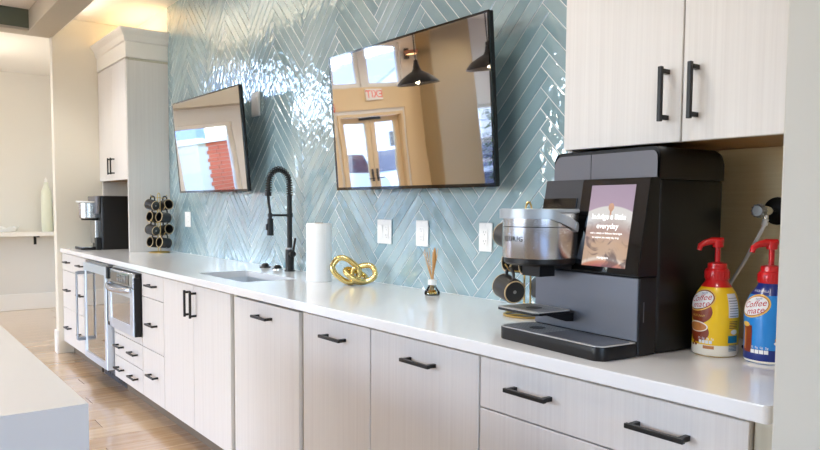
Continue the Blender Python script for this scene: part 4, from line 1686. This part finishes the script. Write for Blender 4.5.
# water valve, hose and cord in the niche
t = thing('water_valve', 'chrome water shut-off valve with black wall flange in the near niche', 'valve', (-.955, -.013, 1.277))
m = MB(); m.M = Matrix.Rotation(R_(90), 4, 'X'); m.lathe([(0, 0), (.038, 0), (.037, .004), (.022, .012), (.012, .014), (0, .014)], 28); m.build('wall_flange', 'black_metal', t)
m = MB(); m.cyl((0, -.012, 0), (0, -.045, 0), .0095, n=16).cyl((0, -.045, 0), (0, -.085, 0), .0135, n=16, bev=.002)
m.cyl((0, -.062, 0), (0, -.062, -.03), .0075, n=12); m.build('valve_body', 'chrome', t)
m = MB(); m.cyl((0, -.085, 0), (0, -.11, 0), .0165, n=12, bev=.003)
for k in range(12):
    a = 2*PI*k/12
    m.tube([(.0165*math.cos(a), -.088, .0165*math.sin(a)), (.0165*math.cos(a), -.107, .0165*math.sin(a))], .0022, 5)
m.build('knob', 'steel_dark', t)
t = thing('water_hose', 'thin white water hose hanging from the valve behind the creamer bottles', 'hose', (-.955, -.075, 1.25))
m = MB(); m.tube([(0, 0, .005), (-.002, -.002, -.012)], .008, 12); m.build('hose_nut', 'white_plastic', t)
m = MB(); m.tube([(-.002, -.002, -.01), (-.01, -.004, -.03), (-.03, .0, -.065), (-.06, .008, -.115), (-.10, .016, -.175), (-.115, .02, -.25), (-.12, .02, -.325)], .0048, 10); m.build('hose_tube', 'white_plastic', t)
m = MB(); m.tube([(-.96, -.16, .921), (-.935, -.10, .925), (-.915, -.06, .96), (-.905, -.035, 1.01), (-.9, -.018, 1.04)], .0055, 8)
tag(m.build('power_cord', 'rubber'), 'black power cord on the counter behind the creamer bottles', 'cord')

# ================================================================== FAR ROOM
t = thing('wall_shelf', 'long white wall shelf on the grey wall beyond the end wall', 'shelf', (-9.70, -.7, .90))
m = W(t); m.box(FARX+.001, -9.55, -1.7, -.02, .912, .962, .003, 1); m.build('board', 'wall_white', t, smooth=False)
for y in (-.33, -1.3):
    m = W(t); m.box(FARX+.001, FARX+.012, y-.015, y+.015, .80, .911).box(FARX+.012, -9.62, y-.015, y+.015, .895, .911); m.build('bracket', 'black_metal', t, smooth=False)
vp = [(0, 0), (.056, 0), (.060, .006), (.060, .44), (.052, .50), (.030, .545), (.024, .57), (.026, .60), (.016, .615), (.018, .635), (.008, .655), (0, .657)]
t = thing('glass_jar', 'tall pale green jar with pointed stopper on the far wall shelf', 'jar', (-9.70, -.215, .962))
m = MB(); m.lathe(vp[:8]+[(0, .60)], 28); m.build('body', 'stoneware', t)
m = MB(); m.lathe([(0, .601)]+[(.024, .601)]+vp[8:], 20); m.build('stopper', 'crown_paint', t)
t = thing('glass_jar', 'shorter pale green jar without stopper behind the tall jar on the far shelf', 'jar', (-9.70, -.095, .962))
m = MB(); m.lathe([(0, 0), (.048, 0), (.052, .006), (.052, .29), (.045, .32), (.038, .33), (.034, .33), (.041, .315), (.046, .29), (.046, .01), (0, .008)], 28); m.build('body', 'stoneware', t)
m = MB(); m.lathe([(.0385, .326), (.0405, .330), (.0385, .334), (.034, .334), (.034, .330)], 24); m.build('rim', 'crown_paint', t)
t = thing('serving_tray', 'low white scalloped tray on the far wall shelf', 'tray', (-9.70, -.66, .962))
m = MB()
rings = []
for (r, z, amp) in ((.04, .0, 0), (.09, .004, 0), (.125, .05, .012), (.13, .055, .014), (.12, .046, .012), (.085, .01, 0), (.03, .008, 0)):
    rings.append([(r*.75*math.cos(2*PI*k/40), r*1.05*math.sin(2*PI*k/40), z+amp*math.sin(2*PI*k/40*6)) for k in range(40)])
m.loft(rings); m.build('dish', 'white_plastic', t)

# ================================================================== LAMPS
def pendant(label, loc, top):
    t = thing('pendant_lamp', label, 'lamp', loc, 0, 'black dome pendants over the island')
    m = MB(); m.lathe([(.215, 0), (.205, .018), (.165, .06), (.10, .10), (.05, .125), (.035, .15), (.022, .20), (.018, .23), (.016, .23), (.018, .20), (.03, .15), (.046, .122), (.095, .095), (.16, .055), (.20, .014), (.21, 0)], 40); m.build('shade', 'lamp_black', t)
    m = MB(); m.cyl((0, 0, .23), (0, 0, top-loc[2]-.02), .006, n=10); m.build('rod', 'lamp_black', t)
    m = MB(); m.cyl((0, 0, top-loc[2]-.02), (0, 0, top-loc[2]), .06, n=24); m.build('ceiling_plate', 'lamp_black', t)
    m = MB(); m.lathe([(0, .05), (.03, .055), (.04, .08), (.03, .105), (.012, .12), (0, .12)], 20); m.build('lamp_bulb', 'bulb', t)
    l = bpy.data.lights.new('pendant_glow', 'POINT')
    l.energy = 8; l.color = (1, .78, .52); l.shadow_soft_size = .03
    o = bpy.data.objects.new('pendant_glow', l); C.objects.link(o); o.parent = t; o.location = (0, 0, .04)
    return t


pendant('black dome pendant lamp hung above the island, nearer the glazed doors', (-5.68, -2.85, 2.10), HIGH)
pendant('black dome pendant lamp hung above the island, nearer the coffee counter end', (-4.66, -2.85, 2.10), HIGH)


def downlight(label, x, y, z, power, color, size=.12, blend=.6, angle=120):
    t = thing('ceiling_downlight', label, 'light', (x, y, z), 0, 'recessed ceiling downlights')
    m = MB(); m.lathe([(.062, 0), (.078, 0), (.078, -.005), (.066, -.006), (.060, .0)], 28); m.build('trim_ring', 'white_plastic', t)
    m = MB(); m.cyl((0, 0, -.0015), (0, 0, -.0005), .060, n=24); m.build('lens', 'downlight', t)
    l = bpy.data.lights.new('downlight_beam', 'SPOT')
    l.energy = power; l.color = color; l.shadow_soft_size = size; l.spot_size = R_(angle); l.spot_blend = blend
    o = bpy.data.objects.new('downlight_beam', l); C.objects.link(o); o.parent = t; o.location = (0, 0, -.012)
    return t


WARM = (1, .96, .90)
for k, x in enumerate((-6.0, -4.6, -3.2, -1.8, -.4)):
    downlight('recessed ceiling downlight in front of ' + ('the beverage fridge', 'the sink cabinet', 'the dishwasher', 'the wider pull-out cabinet', 'the white wall by the creamer bottles')[k], x, -1.1, CEIL, (58, 44, 54, 62, 34)[k], WARM)

for k, (x, y) in enumerate(((-8.6, -3.4), (-8.6, -5.1), (-8.6, -6.8), (-6.4, -5.1))):  # unseen lamps, added to brighten the far wall that the televisions reflect
    downlight('added fill downlight in the high ceiling, ' + ('by the tall window', 'before the glazed doors', 'before the tan pillar', 'over the middle of the room')[k], x, y, HIGH, 80, (1, .9, .74), angle=140)


def globe(label, x, y, z, top, power):
    t = thing('fill_globe', label, 'lamp', (x, y, z))
    m = MB(); m.lathe([(0, -.15)]+[(.15*math.sin(R_(a)), -.15*math.cos(R_(a))) for a in range(12, 170, 12)]+[(.03, .148), (0, .148)], 28); m.build('glass_globe', 'fill_globe_glass', t)
    m = MB(); m.cyl((0, 0, .15), (0, 0, top-z-.02), .005, n=8).cyl((0, 0, .146), (0, 0, .18), .025, n=16).cyl((0, 0, top-z-.02), (0, 0, top-z), .05, n=20); m.build('rod', 'lamp_black', t)
    l = bpy.data.lights.new('fill_globe_glow', 'POINT'); l.energy = power; l.color = (1, .93, .80); l.shadow_soft_size = .17
    o = bpy.data.objects.new('fill_globe_glow', l); C.objects.link(o); o.parent = t
    return t


globe('added white glass fill globe, out of view beyond the end wall', -8.25, -1.28, 2.35, CEIL, 80)  # made-up lamp out of view, put in to light the far ceiling and wall
t = thing('led_strip', 'warm light strip lying on top of the crown-moulded cabinet', 'light', (-6.3, -.1, 2.648))
m = MB(); m.box(-.4, .4, -.012, .012, 0, .012, .002, 1); m.build('strip_profile', 'steel_dark', t, smooth=False)
m = MB(); m.box(-.39, .39, -.008, .008, .0122, .014); m.build('strip_lens', 'bulb', t, smooth=False)
l = bpy.data.lights.new('strip_glow', 'AREA'); l.shape = 'RECTANGLE'; l.size = .78; l.size_y = .02; l.energy = 1.2; l.color = (1, .66, .32)
o = bpy.data.objects.new('strip_glow', l); C.objects.link(o); o.parent = t; o.location = (0, 0, .018); o.rotation_euler = (R_(180), 0, 0)
t = thing('fill_strip', 'added slim fill light strip along the back of the ceiling beam over the counter', 'light', (-3.6, -.668, 2.72))  # invented source behind the beam, added to brighten niche ceiling and upper tiles
m = MB(); m.box(-2.9, 2.9, -.003, .012, -.008, .008, .002, 1); m.build('strip_profile', 'white_plastic', t, smooth=False)
m = MB(); m.box(-2.88, 2.88, .001, .010, .0082, .010); m.build('strip_lens', 'bulb', t, smooth=False)
l = bpy.data.lights.new('fill_strip_glow', 'AREA'); l.shape = 'RECTANGLE'; l.size = 5.7; l.size_y = .02; l.energy = 15; l.color = (1, .95, .87)
o = bpy.data.objects.new('fill_strip_glow', l); C.objects.link(o); o.parent = t; o.location = (0, .006, .014); o.rotation_euler = (R_(180), 0, 0)
t = thing('wall_sconce', 'small amber wall sconce high on the wall beside the glazed doors', 'lamp', (FARX+.021, -6.02, 3.0))
m = MB(); m.box(0, .02, -.05, .05, -.09, .09, .004, 1); m.build('back_plate', 'lamp_black', t, smooth=False)
m = MB(); m.lathe([(.10, -.03), (.13, .03), (.125, .03), (.095, -.03)], 24, cx=.14); m.build('shade', 'terracotta', t)
m = MB(); m.lathe([(0, -.028), (.085, -.028), (.10, .0), (0, .0)], 20, cx=.14); m.build('lamp_bulb', 'bulb', t)

# ================================================================== SEEN IN THE SCREENS: exit sign, alarm, plant, street
t = thing('exit_sign', 'white and red exit sign above the glazed double doors', 'sign', (FARX+.021, -5.24, 2.36))
m = MB(); m.box(0, .03, -.17, .17, -.09, .09, .006, 2); m.build('housing', 'wall_white', t, smooth=False)
map_mb(text_mb('EXIT', .17), lambda x, y, z: (.0308, x, y)).build('sign_lettering', 'exit_red', t, smooth=False)
t = thing('fire_alarm', 'small red fire alarm strobe on the wall beside the glazed doors', 'alarm', (FARX+.021, -4.38, 2.19))
m = MB(); m.box(0, .05, -.055, .055, -.07, .07, .008, 2); m.build('housing', 'stroberd', t, smooth=False)
m = MB(); m.box(.0505, .064, -.025, .025, -.02, .05, .004, 1); m.build('strobe_lens', 'white_plastic', t, smooth=False)

t = thing('potted_tree', 'potted indoor tree standing by the window at the far wall', 'plant', (-9.35, -7.45, 0))
m = MB(); m.lathe([(0, 0), (.14, 0), (.19, .34), (.2, .36), (.17, .36), (.16, .3), (0, .3)], 28); m.build('pot', 'terracotta', t)
m = MB(); m.tube([(0, 0, .3), (.02, .02, .8), (-.02, .0, 1.3), (.01, .01, 1.7)], [.025, .02, .016, .01], 8); m.build('stem', 'trunk', t)
m = MB()
for k in range(420):
    a, h_ = rnd.uniform(0, 2*PI), rnd.uniform(.7, 1.95)
    rr = rnd.uniform(.05, .32)*(1.1-abs(h_-1.35)*.7)
    p = Vector((rr*math.cos(a), rr*math.sin(a), h_))
    d = Vector((math.cos(a), math.sin(a), rnd.uniform(-.6, .3))).normalized()
    s_ = d.cross(Vector((0, 0, 1))).normalized()*.025
    m.raw([p, p+d*.05+s_, p+d*.12, p+d*.05-s_], [(0, 1, 2, 3)])
o = m.build('foliage', 'leaf', t, smooth=False); o['kind'] = 'stuff'

m = MB(); m.box(-80, 60, -90, 40, -.30, -.16)
tag(m.build('street_ground', 'asphalt', smooth=False), kind='structure')
m = MB(); m.box(-17, -12.2, -7.4, .5, -.158, -.10)
tag(m.build('lawn', 'lawn', smooth=False), 'green lawn outside the window', 'grass', kind='stuff')


def house(label, x, y, w, d, h, rh, wall, roof):
    t = thing('house', label, 'house', (x, y, -.16))
    m = MB(); m.box(-w/2, w/2, -d/2, d/2, 0, h); m.prism([(-d/2, h), (d/2, h), (0, h+rh)], -w/2, w/2, 'x'); m.build('walls', wall, t, smooth=False)
    for s in (-1, 1):
        m = MB()
        m.raw([(-w/2-.4, s*(d/2+.4), h-.3), (w/2+.4, s*(d/2+.4), h-.3), (w/2+.4, 0, h+rh+.12), (-w/2-.4, 0, h+rh+.12), (-w/2-.4, s*(d/2+.4), h-.15), (w/2+.4, s*(d/2+.4), h-.15), (w/2+.4, 0, h+rh+.27), (-w/2-.4, 0, h+rh+.27)], [(0, 1, 2, 3), (4, 7, 6, 5), (0, 4, 5, 1), (2, 6, 7, 3), (0, 3, 7, 4), (1, 5, 6, 2)])
        m.build('roof_slope', roof, t, smooth=False)
    for k in range(3):
        for z in (1.0, 3.4):
            if z+1.2 < h:
                m = MB(); m.box(w/2, w/2+.05, -d/2+d*(k+.6)/3.2-.45, -d/2+d*(k+.6)/3.2+.45, z, z+1.3); wf = m.build('window', 'siding_white', t, smooth=False)
                m = MB(); m.box(w/2+.05, w/2+.06, -d/2+d*(k+.6)/3.2-.38, -d/2+d*(k+.6)/3.2+.38, z+.07, z+1.23); m.build('pane', 'car_glass', wf, smooth=False)
    return t


house('white house with grey gable roof across the street', -33, -22.5, 7, 7, 4.4, 1.9, 'siding_white', 'roof_grey')
house('tall white house with grey roof farther along the street', -36, -33, 8, 9, 5.8, 3.0, 'siding_white', 'roof_grey')
house('blue-grey house outside the tall window', -22, -5.6, 4, 3.0, 5.2, 1.6, 'siding_blue', 'roof_grey')

# low brick building
t = thing('brick_building', 'low red brick building outside the tall window', 'building', (-17.5, -7.0, -.16))
m = MB(); m.box(-2, 0, -1.3, 1.3, 0, 2.1); m.build('wall_core', 'mortar', t, smooth=False)
m = MB(); m.box(-2.1, .12, -1.4, 1.4, 2.1, 2.2); m.build('coping', 'siding_white', t, smooth=False)
q = MB(); q.box(0, .02, -.14, .14, -.045, .045, .004, 1)
bk = None
for r_ in range(21):
    for c_ in range(9):
        y = -1.15+c_*.29+(.0 if r_ % 2 else .06)
        if y > 1.16:
            continue
        if bk is None:
            bk = q.build('brick', 'brick_red', t, smooth=False); o = bk
        else:
            o = bk.copy(); C.objects.link(o)
        o.parent = t
        o.location = (0, y, .05+r_*.1)


def car(label, x, y, rz, paint):
    t = thing('parked_car', label, 'car', (x, y, -.16), rz)
    side = [(-2.2, .35), (2.2, .35), (2.25, .75), (2.1, .92), (1.15, 1.02), (.55, 1.55), (-1.5, 1.6), (-2.1, 1.05), (-2.25, .8)]
    m = MB(); m.prism(side, -.88, .88, 'y'); m.build('body', paint, t, smooth=False)
    gl = [(1.05, 1.05), (.52, 1.5), (-1.42, 1.54), (-1.9, 1.07)]
    for s in (-1, 1):
        m = MB(); m.prism(gl, s*.881, s*.89, 'y'); m.build('side_window', 'car_glass', t, smooth=False)
    m = MB(); m.raw([(1.13, -.74, 1.06), (1.13, .74, 1.06), (.60, .68, 1.53), (.60, -.68, 1.53), (1.15, -.74, 1.07), (1.15, .74, 1.07), (.62, .68, 1.54), (.62, -.68, 1.54)], [(0, 1, 2, 3), (4, 7, 6, 5), (0, 4, 5, 1), (2, 6, 7, 3), (0, 3, 7, 4), (1, 5, 6, 2)]); m.build('windscreen', 'car_glass', t, smooth=False)
    for s in (-1, 1):
        for xx in (-1.4, 1.4):
            m = MB(); m.cyl((xx, s*.72, .33), (xx, s*.92, .33), .33, n=24, bev=.03); wh = m.build('wheel', 'rubber', t)
            m = MB(); m.cyl((xx, s*.921, .33), (xx, s*.925, .33), .2, n=16); m.build('wheel_hub', 'steel_dark', wh)
        m = MB(); m.box(2.2, 2.27, s*.62-.18, s*.62+.18, .68, .82, .02, 1); m.build('headlamp', 'print_white', t, smooth=False)
    m = MB(); m.box(2.22, 2.28, -.4, .4, .5, .66, .01, 1); m.build('grille', 'black_plastic', t, smooth=False)
    return t


car('white car parked outside the glazed doors, nose to the building', -15.0, -9.2, R_(15), 'car_white')
car('dark blue car parked outside the glazed doors', -15.2, -12.4, R_(20), 'car_dark')
